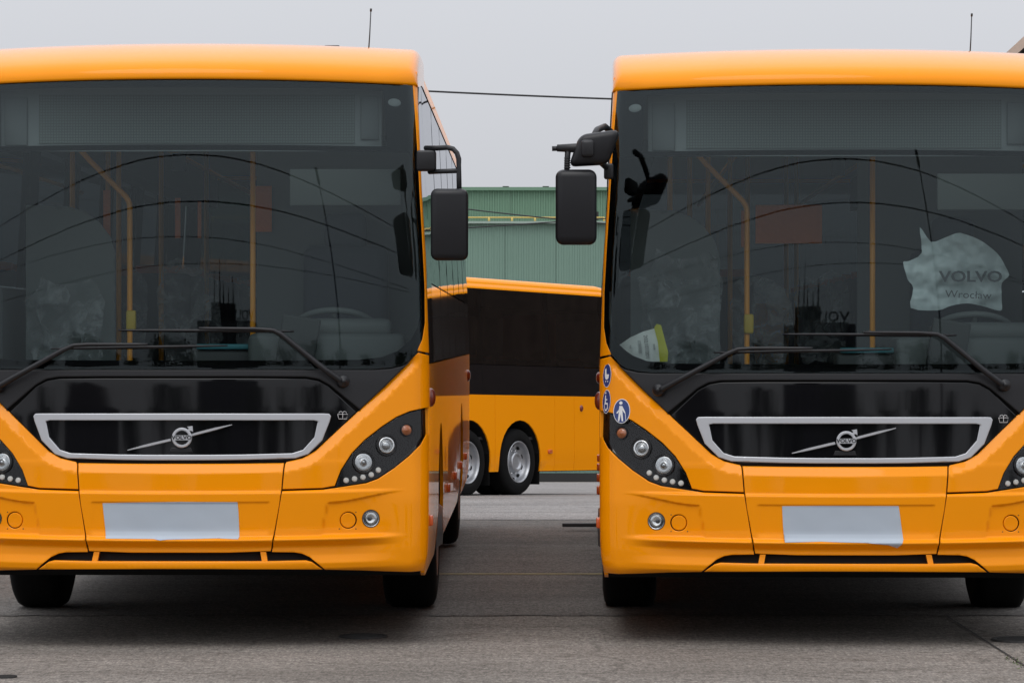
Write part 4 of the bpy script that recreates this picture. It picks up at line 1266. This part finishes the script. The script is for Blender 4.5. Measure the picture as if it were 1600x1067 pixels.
def cover(name, x, y, r, label):
    z = float(gz(x, y))
    bm = bmesh.new()
    M = Matrix.Translation((x, y, z))
    add_lathe(bm, [(r, 0.001), (r * 0.97, 0.010), (r * 0.86, 0.010), (r * 0.84, 0.005), (0, 0.005)], M, 24)
    for k in range(-2, 3):
        w = math.sqrt(max(0.01, 0.64 - (k * 0.28) ** 2)) * r
        add_box(bm, x - w, x + w, y + k * 0.28 * r - 0.04 * r, y + k * 0.28 * r + 0.04 * r, z + 0.004, z + 0.011)
    o = link(name, to_mesh(name, bm), None, 'iron')
    tag(o, label, 'valve cover', 'iron covers set in the asphalt')
cover('valve_cover', -0.785, 17.75, 0.13, 'small round iron cover in the asphalt in front of the left bus')
cover('valve_cover', 2.66, 17.55, 0.16, 'round iron cover in the asphalt at the right edge of the picture')
cover('valve_cover', -2.35, 15.62, 0.05, 'tiny iron cover in the asphalt at the lower left corner')
o = link('rubber_strip', box_mesh('rubber_strip', 0.42, 1.9, 28.05, 28.13, 0.005, 0.035, 0.006), None, 'cable_black')
tag(o, 'thin black strip lying on the asphalt beside the right bus', 'strip')
def moss_tufts():
    bm = bmesh.new()
    rnd = random.Random(3)
    for _ in range(70):
        y = rnd.uniform(15.6, 16.6); x = 2.46 + rnd.gauss(0, 0.025)
        h = rnd.uniform(0.004, 0.014); a = rnd.uniform(0, 6.28); w = 0.006
        v = [bm.verts.new((x + w * math.cos(a), y + w * math.sin(a), 0.001)), bm.verts.new((x - w * math.cos(a), y - w * math.sin(a), 0.001)), bm.verts.new((x + rnd.gauss(0, 0.008), y + rnd.gauss(0, 0.008), h))]
        bm.faces.new(v)
    return to_mesh('moss', bm)
tag(link('moss', moss_tufts(), None, 'moss'), 'moss growing in the long joint at the lower right', 'moss', kind='stuff')

# ------------------------------------------------------------------ the buses
LBUS = bus('yellow bus on the left with a tube-hoop mirror beside its windscreen', ((CX - 800) / FPX * 17.0, 17.0, 0.0), (0, 0, -0.005), 'yellow buses parked in the yard', variant='near')
RBUS = bus('yellow bus on the right with blue round stickers by its headlight', ((1323 - 800) / FPX * 17.1, 17.1, -0.02), (0, 0, -0.0257), 'yellow buses parked in the yard', variant='right')
d = Vector((0.535, 0.845, -0.024)).normalized()
up = Vector((-0.004, 0.031, 1)).normalized()
n_ = d.cross(up).normalized(); up = n_.cross(d).normalized()
MB = Matrix.Identity(4)
for i, v in enumerate((n_, d, up)):
    MB[0][i], MB[1][i], MB[2][i] = v
wc = Vector((12 / FPX * 48.5, 48.5, float(gz(0, 48.5))))
pos = wc - d * 11.25 - n_ * 1.24
MB[0][3], MB[1][3], MB[2][3] = pos
BBUS = bus('three-axle yellow bus parked crosswise behind the gap between two buses', None, None, 'yellow buses parked in the yard', L=13.95, axles=(2.75, 9.9, 11.25), interior=False, variant='back', matrix=MB)

# stickers on the right bus's corner
def sticker(px, py, rx, ry, kind):
    # photo position on the right bus mirrored onto the traced left-bus columns
    x, z = T(px, py)
    M = frame_at(-x, z, F_yellow, 0.0)
    s = cached('stk' + kind, lambda: flat_poly('round_sticker', [(rx * math.cos(2 * math.pi * k / 32), ry * math.sin(2 * math.pi * k / 32)) for k in range(32)], M, 0.0012))
    rim = link('round_sticker', s, RBUS, 'icon_white')
    link('sticker_field', flat_poly('sticker_field', [(rx * 0.93 * math.cos(2 * math.pi * k / 32), ry * 0.94 * math.sin(2 * math.pi * k / 32)) for k in range(32)], M, 0.002), rim, 'icon_blue')
    bm = bmesh.new()
    def blob(pts, t=0.003):
        v = [bm.verts.new(M @ Vector((a * rx, b * ry, t))) for a, b in pts]; bm.faces.new(v)
    def disc(cx, cy, r): blob([(cx + r * math.cos(2 * math.pi * k / 16), cy + r * math.sin(2 * math.pi * k / 16) * rx / ry) for k in range(16)])
    if kind == 'walker':
        disc(-0.12, 0.66, 0.20)
        blob([(-0.28, 0.42), (0.06, 0.42), (0.12, -0.10), (0.24, -0.82), (0.05, -0.82), (-0.08, -0.25), (-0.22, -0.82), (-0.40, -0.82), (-0.32, -0.10)])
        blob([(-0.28, 0.42), (-0.34, 0.1), (-0.62, -0.14), (-0.52, -0.22), (-0.24, 0.02)])
        blob([(0.06, 0.42), (0.30, 0.12), (0.46, -0.12), (0.36, -0.18), (0.02, 0.16)])
        blob([(0.40, -0.12), (0.46, -0.12), (0.58, -0.78), (0.52, -0.78)])
    elif kind == 'pram':
        blob([(-0.5, 0.5), (-0.2, 0.62), (-0.05, 0.1), (0.55, 0.1), (0.45, -0.22), (0.1, -0.36), (-0.3, -0.30), (-0.5, 0.0)])
        disc(-0.2, -0.5, 0.12); disc(0.3, -0.5, 0.12)
    else:
        disc(-0.25, 0.72, 0.16)
        blob([(-0.36, 0.52), (-0.14, 0.52), (-0.10, 0.22), (0.22, 0.2), (0.22, 0.1), (-0.1, 0.1), (-0.08, -0.1), (0.4, -0.1), (0.55, -0.62), (0.38, -0.66), (0.26, -0.24), (-0.36, -0.24)])
        blob([(-0.42, -0.1), (-0.5, -0.4), (-0.2, -0.8), (0.2, -0.78), (0.3, -0.55), (0.2, -0.5), (0.1, -0.64), (-0.15, -0.66), (-0.34, -0.4)])
    link('sticker_symbol', to_mesh('sticker_symbol', bm), rim, 'icon_white')
sticker(635, 637, 0.046, 0.064, 'walker')
sticker(658.5, 581, 0.030, 0.062, 'pram')
sticker(659.2, 622, 0.030, 0.062, 'wheelchair')

# ------------------------------------------------------------------ loose things in the right bus
def rb(px, py, D):
    Xw = (px - 800) / FPX * D; zw = EYE - (py - 530) / FPX * D
    return RBUS.matrix_basis.inverted() @ Vector((Xw, D, zw))
bpy.context.view_layer.update()
def loose_sheet(name, outline, D, m, amp=0.03, seed=1, depth=0.0, smooth=False):
    if smooth:
        o2 = []
        n = len(outline)
        for i in range(n):
            p0, p1, p2, p3 = (np.array(outline[(i + k) % n], float) for k in (-1, 0, 1, 2))
            for t in (0.0, 0.34, 0.67):
                o2.append(tuple(0.5 * (2 * p1 + (p2 - p0) * t * 0.9 + (2 * p0 - 5 * p1 + 4 * p2 - p3) * t * t * 0.9 + (3 * p1 - p0 - 3 * p2 + p3) * t ** 3 * 0.9 + 0.2 * (p2 - p1) * (t - 0) * (1 if t else 0))))
        outline = o2
    pts = [Vector(((px - 800) / FPX * D, D, EYE - (py - 530) / FPX * D)) for px, py in outline]
    poly = [(p.x, p.z) for p in pts]
    def fn(x, z):
        x = np.asarray(x, float); z = np.asarray(z, float)
        cx, cz = np.mean([p[0] for p in poly]), np.mean([p[1] for p in poly])
        f = D + depth * ((x - cx) ** 2 * 4 + (z - cz) ** 2)
        out = np.array([mnoise.noise(Vector((a * 9 + seed, b * 9, seed))) + 0.5 * mnoise.noise(Vector((a * 21, b * 21 + seed, 3))) for a, b in zip(x.ravel(), z.ravel())]).reshape(x.shape)
        return f + amp * out
    return panel(name, poly, fn, 0.02, 0.02, thick=0.003, bev=0, edge=0.02)
cov = link('seat_cover', loose_sheet('seat_cover', [(1437, 355), (1455, 378), (1480, 370), (1500, 364), (1530, 375), (1560, 396), (1570, 415), (1577, 430), (1566, 442), (1565, 462), (1566, 484), (1555, 484), (1535, 478), (1510, 474), (1485, 478), (1465, 485), (1423, 481), (1428, 450), (1418, 436), (1411, 410), (1420, 408), (1440, 395)], 18.05, 'film', 0.035, 5, 0.0, True), None, 'film')
tag(cov, 'white plastic seat cover with printed letters behind the right bus windscreen', 'seat cover')
def flat_text(body, px, py, D, hpx, sx, bold, tilt=0.0):
    M = Matrix.Translation(((px - 800) / FPX * D, D, EYE - (py - 530) / FPX * D)) @ Matrix.Rotation(math.pi / 2, 4, 'X') @ Matrix.Rotation(tilt, 4, 'Z')
    return text_mesh('lettering', body, hpx / 0.72 / FPX * D, M, 0.001, sx, bold)
link('cover_lettering', flat_text('VOLVO', 1517, 433, 18.0, 17, 1.25, 0.002), cov, 'letter_grey')
link('cover_lettering', flat_text('Wrocław', 1513, 461, 18.0, 12, 1.15, 0.0, -0.04), cov, 'letter_grey')
pap = link('paper_card', loose_sheet('paper_card', [(966, 540), (985, 527), (1005, 518), (1023, 513), (1030, 535), (1034, 565), (1013, 565), (990, 556)], 17.62, 'paper', 0.012, 2), None, 'paper')
tag(pap, 'pale paper sheet with yellow edge leaning inside the right bus windscreen corner', 'paper')
link('paper_edge', loose_sheet('paper_edge', [(1022, 512), (1026, 506), (1033, 508), (1040, 535), (1044, 550), (1043, 565), (1031, 565), (1028, 535)], 17.61, 'paper_yellow', 0.010, 2), pap, 'paper_yellow')
for i, (px, body, h) in enumerate(((1000, '||||||||||||||', 4), (1010, '202101001', 6), (1022, 'llllllllll', 3), (985, 'llllll', 3))):
    link('paper_print', flat_text(body, px, 542, 17.60, h, 1.0, 0, R(-84)), pap, 'letter_grey')

# ------------------------------------------------------------------ corrugated shed behind
def corrugated_wall(name, x0, x1, y, z0, z1, pitch, depth, m, parent, yslope=0.0):
    prof = []
    x = x0
    while x < x1:
        prof += [(x, 0.0), (x + pitch * 0.55, 0.0), (x + pitch * 0.65, depth), (x + pitch * 0.90, depth)]
        x += pitch
    verts = []
    for xx, dd_ in prof:
        verts += [(xx, y - dd_ + yslope * (xx - x0), z0), (xx, y - dd_ + yslope * (xx - x0), z1)]
    faces = [(2 * i, 2 * i + 2, 2 * i + 3, 2 * i + 1) for i in range(len(prof) - 1)]
    me = bpy.data.meshes.new(name); me.from_pydata(verts, [], faces); me.update()
    return link(name, me, parent, m)
shed = thing('corrugated_shed', 'large green corrugated metal shed with yellow roof railing behind the buses', 'shed')
SD = 130.0
s_ = SD / FPX
def sx(px): return (px - 800) * s_
def sz(py): return EYE - (py - 530) * s_
zb = -4.6
xl, xr = sx(735) - 42, sx(944)
panels = np.linspace(xl, xr, 25)
for i in range(24):
    corrugated_wall('wall_sheet', panels[i], panels[i + 1] - 0.001, SD + 0.012 * (i % 3), zb, sz(348), 0.205, 0.030, 'shed_green', shed)
panels2 = np.linspace(xl + 1, sx(952), 13)
for i in range(12):
    corrugated_wall('upper_sheet', panels2[i], panels2[i + 1] - 0.001, SD + 3.0 + 0.015 * (i % 2), sz(352), EYE + (530 - 296) * (SD + 3) / FPX, 0.205, 0.045, 'shed_green_upper', shed)
link('parapet_cap', box_mesh('parapet_cap', xl - 0.1, xr + 0.08, SD - 0.22, SD + 0.3, sz(349.5), sz(346)), shed, 'shed_trim')
zt2 = EYE + (530 - 296) * (SD + 3) / FPX
link('roof_cap', box_mesh('roof_cap', xl, sx(952) * 1.02, SD + 2.8, SD + 3.3, zt2 - 0.05, zt2 + 0.08), shed, 'shed_green_upper')
link('roof_deck', box_mesh('roof_deck', xl, xr, SD + 0.3, SD + 3.0, sz(350), sz(348.5)), shed, 'shed_trim')
link('plinth', box_mesh('plinth', xl, xr, SD - 0.15, SD - 0.06, zb, -3.6), shed, 'iron')
link('side_wall', box_mesh('side_wall', xr, xr + 0.1, SD, SD + 30, zb, sz(348)), shed, 'shed_green')
link('upper_side_wall', box_mesh('upper_side_wall', sx(952) + 0.05, sx(952) + 0.15, SD + 3, SD + 30, sz(352), zt2), shed, 'shed_green_upper')
link('roof_plate', box_mesh('roof_plate', xl, sx(952), SD + 3.3, SD + 30, zt2 - 0.1, zt2), shed, 'roof_felt')
rail = link('guard_rail', tube_mesh('guard_rail', [(xl, SD + 0.1, sz(339.5)), ((xl + xr) / 2, SD + 0.1, sz(339.8)), (xr, SD + 0.1, sz(340))], 0.035, 6), shed, 'rail_yellow')
for px in range(-400, 935, 36):
    x = sx(px + 12)
    if x < xl: continue
    link('rail_post', tube_mesh('rail_post', [(x, SD + 0.1, sz(348)), (x, SD + 0.1, sz(339.5))], 0.045, 6), rail, 'rail_yellow')
for px in (789, 853):
    link('roof_light', box_mesh('roof_light', sx(px) - 0.1, sx(px) + 0.15, SD + 2.9, SD + 3.1, zt2 + 0.08, zt2 + 0.12), shed, 'iron')
link('wall_lamp', box_mesh('wall_lamp', sx(931), sx(936), SD + 0.6, SD + 0.9, sz(343), sz(330)), shed, 'iron')

# gabled roof peeping over the right bus
gb = thing('gabled_building', 'brown gabled building roof corner above the right bus at the picture edge', 'building')
GD = 54.0
def gx(px): return (px - 800) / FPX * GD
def gzz(py): return EYE - (py - 530) / FPX * GD
e0 = (gx(1569), gzz(103)); rdg = (e0[0] + 5.0, e0[1] + 4.6); e1 = (e0[0] + 10.0, e0[1])
base = float(gz(0, GD)) - 0.2
def prism(name, pts, y0, y1, m):
    bm = bmesh.new()
    a = [bm.verts.new((x, y0, z)) for x, z in pts]; b = [bm.verts.new((x, y1, z)) for x, z in pts]
    bm.faces.new(a); bm.faces.new(b[::-1])
    for i in range(len(pts)): j = (i + 1) % len(pts); bm.faces.new((a[i], b[i], b[j], a[j]))
    return link(name, to_mesh(name, bm), gb, m)
prism('wall', [(e0[0] + 0.45, base), (e1[0] - 0.45, base), (e1[0] - 0.45, e1[1] + 0.3), (rdg[0], rdg[1] - 0.12), (e0[0] + 0.45, e0[1] + 0.3)], GD + 0.3, GD + 14, 'brick_wall')
prism('roof', [(e0[0], e0[1]), (rdg[0], rdg[1]), (rdg[0], rdg[1] + 0.14), (e0[0] - 0.12, e0[1] + 0.04)], GD + 0.06, GD + 14.5, 'roof_felt')
prism('roof', [(rdg[0], rdg[1]), (e1[0], e1[1]), (e1[0] + 0.12, e1[1] + 0.04), (rdg[0], rdg[1] + 0.14)], GD + 0.06, GD + 14.5, 'roof_felt')
prism('verge_board', [(e0[0] - 0.02, e0[1] - 0.02), (rdg[0], rdg[1] - 0.02), (rdg[0], rdg[1] + 0.17), (e0[0] - 0.14, e0[1] + 0.05)], GD, GD + 0.055, 'verge_board')
prism('verge_board', [(rdg[0], rdg[1] - 0.14), (e1[0] + 0.1, e1[1] - 0.12), (e1[0] + 0.22, e1[1] + 0.1), (rdg[0], rdg[1] + 0.2)], GD, GD + 0.055, 'verge_board')

_R = Matrix.Rotation(R(-9.0), 4, 'Z')      # the house stands a little askew to the yard
_p = Vector((e0[0], GD, 0))
gb.matrix_world = Matrix.Translation(_p) @ _R @ Matrix.Translation(-_p)
# ------------------------------------------------------------------ cables behind the buses
def cable(name, p, q, sag, r, label, n=24, lean=0.0):
    pts = []
    for i in range(n + 1):
        t = i / n
        v = Vector(p).lerp(Vector(q), t)
        v.z -= sag * 4 * t * (1 - t)
        pts.append(v)
    o = link(name, tube_mesh(name, pts, r, 6), None, 'cable_black')
    return tag(o, label, 'cable', 'overhead cables')
def wpt(px, py, D): return Vector(((px - 800) / FPX * D, D, EYE - (py - 530) / FPX * D))
def line_pts(a, b, D, x0, x1):
    s = (b[1] - a[1]) / (b[0] - a[0])
    return wpt(x0, a[1] + s * (x0 - a[0]), D), wpt(x1, a[1] + s * (x1 - a[0]), D)
CD = 72.0
p, q = line_pts((663, 133), (950, 145), CD, 180, 1460)
cable('overhead_cable', p, q, 0.14, 0.022, 'thick cable crossing the sky between the two bus roofs')
p2, q2 = wpt(180, 236, CD), wpt(1460, 373, CD)
cable('overhead_cable', p2, q2, 0.45, 0.015, 'upper thin cable drooping across the green shed wall')
p3, q3 = wpt(180, 386, CD), wpt(1460, 300, CD)
cable('overhead_cable', p3, q3, 0.10, 0.015, 'lower thin cable rising across the green shed wall')
for (pp, lab) in ((p, 'wooden cable pole hidden behind the left bus'), (q, 'wooden cable pole hidden behind the right bus')):
    z0 = float(gz(0, CD)) - 0.3
    t = thing('cable_pole', lab, 'pole', 'cable poles')
    t.location = (pp.x, CD, z0)
    link('mast', tube_mesh('mast', [(0, 0, 0), (0, 0, 4), (0, 0, pp.z - z0 + 0.12)], [0.15, 0.13, 0.10], 10), t, 'pole_wood')
    link('crossarm', box_mesh('crossarm', -0.05, 0.05, -0.5, 0.5, pp.z - z0 - 0.35, pp.z - z0 - 0.25), t, 'pole_wood')

# ------------------------------------------------------------------ the yard behind the camera (mirrored in the windscreens)
mat('bark', (0.055, 0.045, 0.038), 0.9, var=(6, 0.3))
mat('leaf_dark', (0.035, 0.050, 0.022), 0.7, var=(1.5, 0.4))
mat('tower_grey', (0.07, 0.072, 0.078), 0.8, var=(0.4, 0.15))
mat('tower_dark', (0.02, 0.02, 0.022), 0.6)
glass('house_glass', (0.05, 0.05, 0.055), 1.5)
def tree_meshes(seed, h, rad):
    rnd = random.Random(seed)
    bm = bmesh.new()
    add_tube(bm, [(0, 0, -0.2), (0.05, 0, h * 0.2), (0.0, 0.08, h * 0.45), (0.1, 0, h * 0.8)], [0.22, 0.17, 0.12, 0.03], 8)
    tips = []
    for k in range(11):
        a = rnd.uniform(0, 6.28); z0 = h * rnd.uniform(0.25, 0.6); r = rad * rnd.uniform(0.5, 0.95)
        tip = Vector((r * math.cos(a), r * math.sin(a), z0 + h * rnd.uniform(0.1, 0.38)))
        add_tube(bm, [(0, 0, z0), (tip.x * 0.5, tip.y * 0.5, z0 + (tip.z - z0) * 0.6), tip], [0.07, 0.045, 0.015], 5)
        tips.append(tip)
    trunk = to_mesh('trunk', bm, True)
    verts, faces = [], []
    cl_ = tips + [Vector((rnd.gauss(0, rad * 0.4), rnd.gauss(0, rad * 0.4), h * rnd.uniform(0.55, 0.95))) for _ in range(12)]
    for c in cl_:
        cr = rad * rnd.uniform(0.25, 0.45)
        for _ in range(70):
            p = c + Vector((rnd.gauss(0, 1), rnd.gauss(0, 1), rnd.gauss(0, 0.8))) * cr * 0.6
            u = Vector((rnd.gauss(0, 1), rnd.gauss(0, 1), rnd.gauss(0, 1))).normalized(); v = u.orthogonal().normalized()
            sz_ = rnd.uniform(0.10, 0.24)
            i = len(verts)
            verts += [tuple(p - u * sz_), tuple(p + v * sz_ * 0.5), tuple(p + u * sz_), tuple(p - v * sz_ * 0.5)]
            faces.append((i, i + 1, i + 2, i + 3))
    crown = bpy.data.meshes.new('crown'); crown.from_pydata(verts, [], faces); crown.update()
    return trunk, crown
kinds = [tree_meshes(11, 6.2, 2.2), tree_meshes(12, 7.6, 2.6), tree_meshes(13, 5.0, 2.0)]
rnd = random.Random(21)
for i in range(26):
    x = -62 + i * 5.0 + rnd.uniform(-1.5, 1.5)
    y = -46 + rnd.uniform(-6, 6)
    tr, crn = kinds[i % 3]
    t = thing('yard_tree', 'dark leafy tree of the row mirrored in the bus fronts', 'tree', 'trees mirrored in the bus fronts')
    t.location = (x, y, 0); t.rotation_euler = (0, 0, rnd.uniform(0, 6)); k = rnd.uniform(0.8, 1.15); t.scale = (k, k, k)
    link('trunk', tr, t, 'bark'); link('crown', crn, t, 'leaf_dark')
# office block with roof masts and a sign
tw = thing('office_block', 'dark office block with roof sign and masts mirrored in the windscreens', 'building')
TY, TX = -100.0, -0.5
def tbox(name, dims, m='tower_grey', parent=None): return link(name, box_mesh(name, *dims), parent or tw, m)
tbox('wall', (TX - 10.5, TX + 10.0, TY - 14, TY, -0.2, 16.5))
tbox('penthouse', (TX - 6.5, TX + 2.0, TY - 9, TY - 1.5, 16.5, 21.0), 'tower_dark')
for k in range(4):
    for q in range(7):
        w_ = tbox('window', (TX - 9.6 + q * 2.8, TX - 7.6 + q * 2.8, TY, TY + 0.05, 2.0 + k * 3.8, 3.9 + k * 3.8), 'tower_dark')
for k, (x, h) in enumerate(((-5.5, 29), (-3.6, 32.5), (-2.4, 27), (-0.5, 25), (1.2, 28))):
    link('mast', tube_mesh('mast', [(TX + x, TY - 4, 21.0), (TX + x, TY - 4, h)], [0.22, 0.10], 6), tw, 'tower_dark')
link('sign_lettering', text_mesh('sign_lettering', 'VOLVO', 3.4, Matrix.Translation((TX + 3.2, TY - 1.0, 18.2)) @ Matrix.Rotation(math.pi, 4, 'Z') @ Matrix.Rotation(math.pi / 2, 4, 'X'), 0.15, 1.0, 0.05), tw, 'tower_dark')
link('sign_frame', box_mesh('sign_frame', TX - 2, TX + 8.6, TY - 1.3, TY - 1.15, 16.5, 17.0), tw, 'tower_dark')
# small gabled house
hs = thing('gabled_house', 'small gabled house mirrored low in the left windscreen', 'house')
hx, hy = -24.0, -38.0
link('wall', box_mesh('wall', hx - 5, hx + 5, hy - 8, hy, -0.1, 5.4), hs, 'tower_grey')
bm = bmesh.new()
a_ = [bm.verts.new((x, hy + 0.3, z)) for x, z in ((hx - 5.5, 5.3), (hx + 5.5, 5.3), (hx, 7.8))]; b_ = [bm.verts.new((x, hy - 8.3, z)) for x, z in ((hx - 5.5, 5.3), (hx + 5.5, 5.3), (hx, 7.8))]
bm.faces.new(a_); bm.faces.new(b_[::-1])
for i in range(3): j = (i + 1) % 3; bm.faces.new((a_[i], b_[i], b_[j], a_[j]))
link('roof', to_mesh('roof', bm), hs, 'roof_felt')
# tall lamp mast
lm = thing('lamp_mast', 'tall thin lamp mast mirrored as a dark upright line in the windscreens', 'lamp mast')
lm.location = (15.2, -22.0, 0)
link('mast', tube_mesh('mast', [(0, 0, -0.1), (0, 0, 8), (0, 0, 21.5)], [0.16, 0.14, 0.09], 10), lm, 'cable_black')
link('lamp_head', tube_mesh('lamp_head', [(0, 0, 21.3), (0, 0, 21.6), (0, 0, 23.0), (0, 0, 23.2)], [0.1, 0.26, 0.26, 0.1], 10), lm, 'cable_black')
# wires strung over the yard on wooden poles
def pole(x, y, h, lab):
    t = thing('wire_pole', lab, 'pole', 'wire poles behind the camera')
    t.location = (x, y, 0)
    link('mast', tube_mesh('mast', [(0, 0, -0.2), (0, 0, h * 0.5), (0, 0, h)], [0.16, 0.14, 0.10], 10), t, 'pole_wood')
def wire3(pts, sag, r, lab):
    out = []
    for a, b in zip(pts, pts[1:]):
        for i in range(24):
            t = i / 24; v = Vector(a).lerp(Vector(b), t); v.z -= sag * 4 * t * (1 - t); out.append(v)
    out.append(Vector(pts[-1]))
    o = link('yard_wire', tube_mesh('yard_wire', out, r, 6), None, 'cable_black')
    tag(o, lab, 'wire', 'wires mirrored in the windscreens')
for tan_, dd_, tilt, lab in ((0.515, 20.0, -0.3, 'topmost'), (0.40, 20.0, 0.5, 'second highest'), (0.310, 28.0, -0.9, 'third highest'), (0.255, 31.0, 0.9, 'lowest')):
    zc_ = 2.3 + tan_ * dd_
    wire3([(-36, 17 - dd_ * 1.1, zc_ + 0.5 - tilt), (36, 17 - dd_ * 1.02, zc_ + 0.5 + tilt)], 0.5 + 0.3 * abs(tilt), 0.026 + 0.012 * (dd_ < 25), lab + ' of the dark wires curving across both windscreens')
pole(-36, -9.4, 13.6, 'wooden wire pole far behind the camera on the left'); pole(36, -7.5, 13.6, 'wooden wire pole far behind the camera on the right')
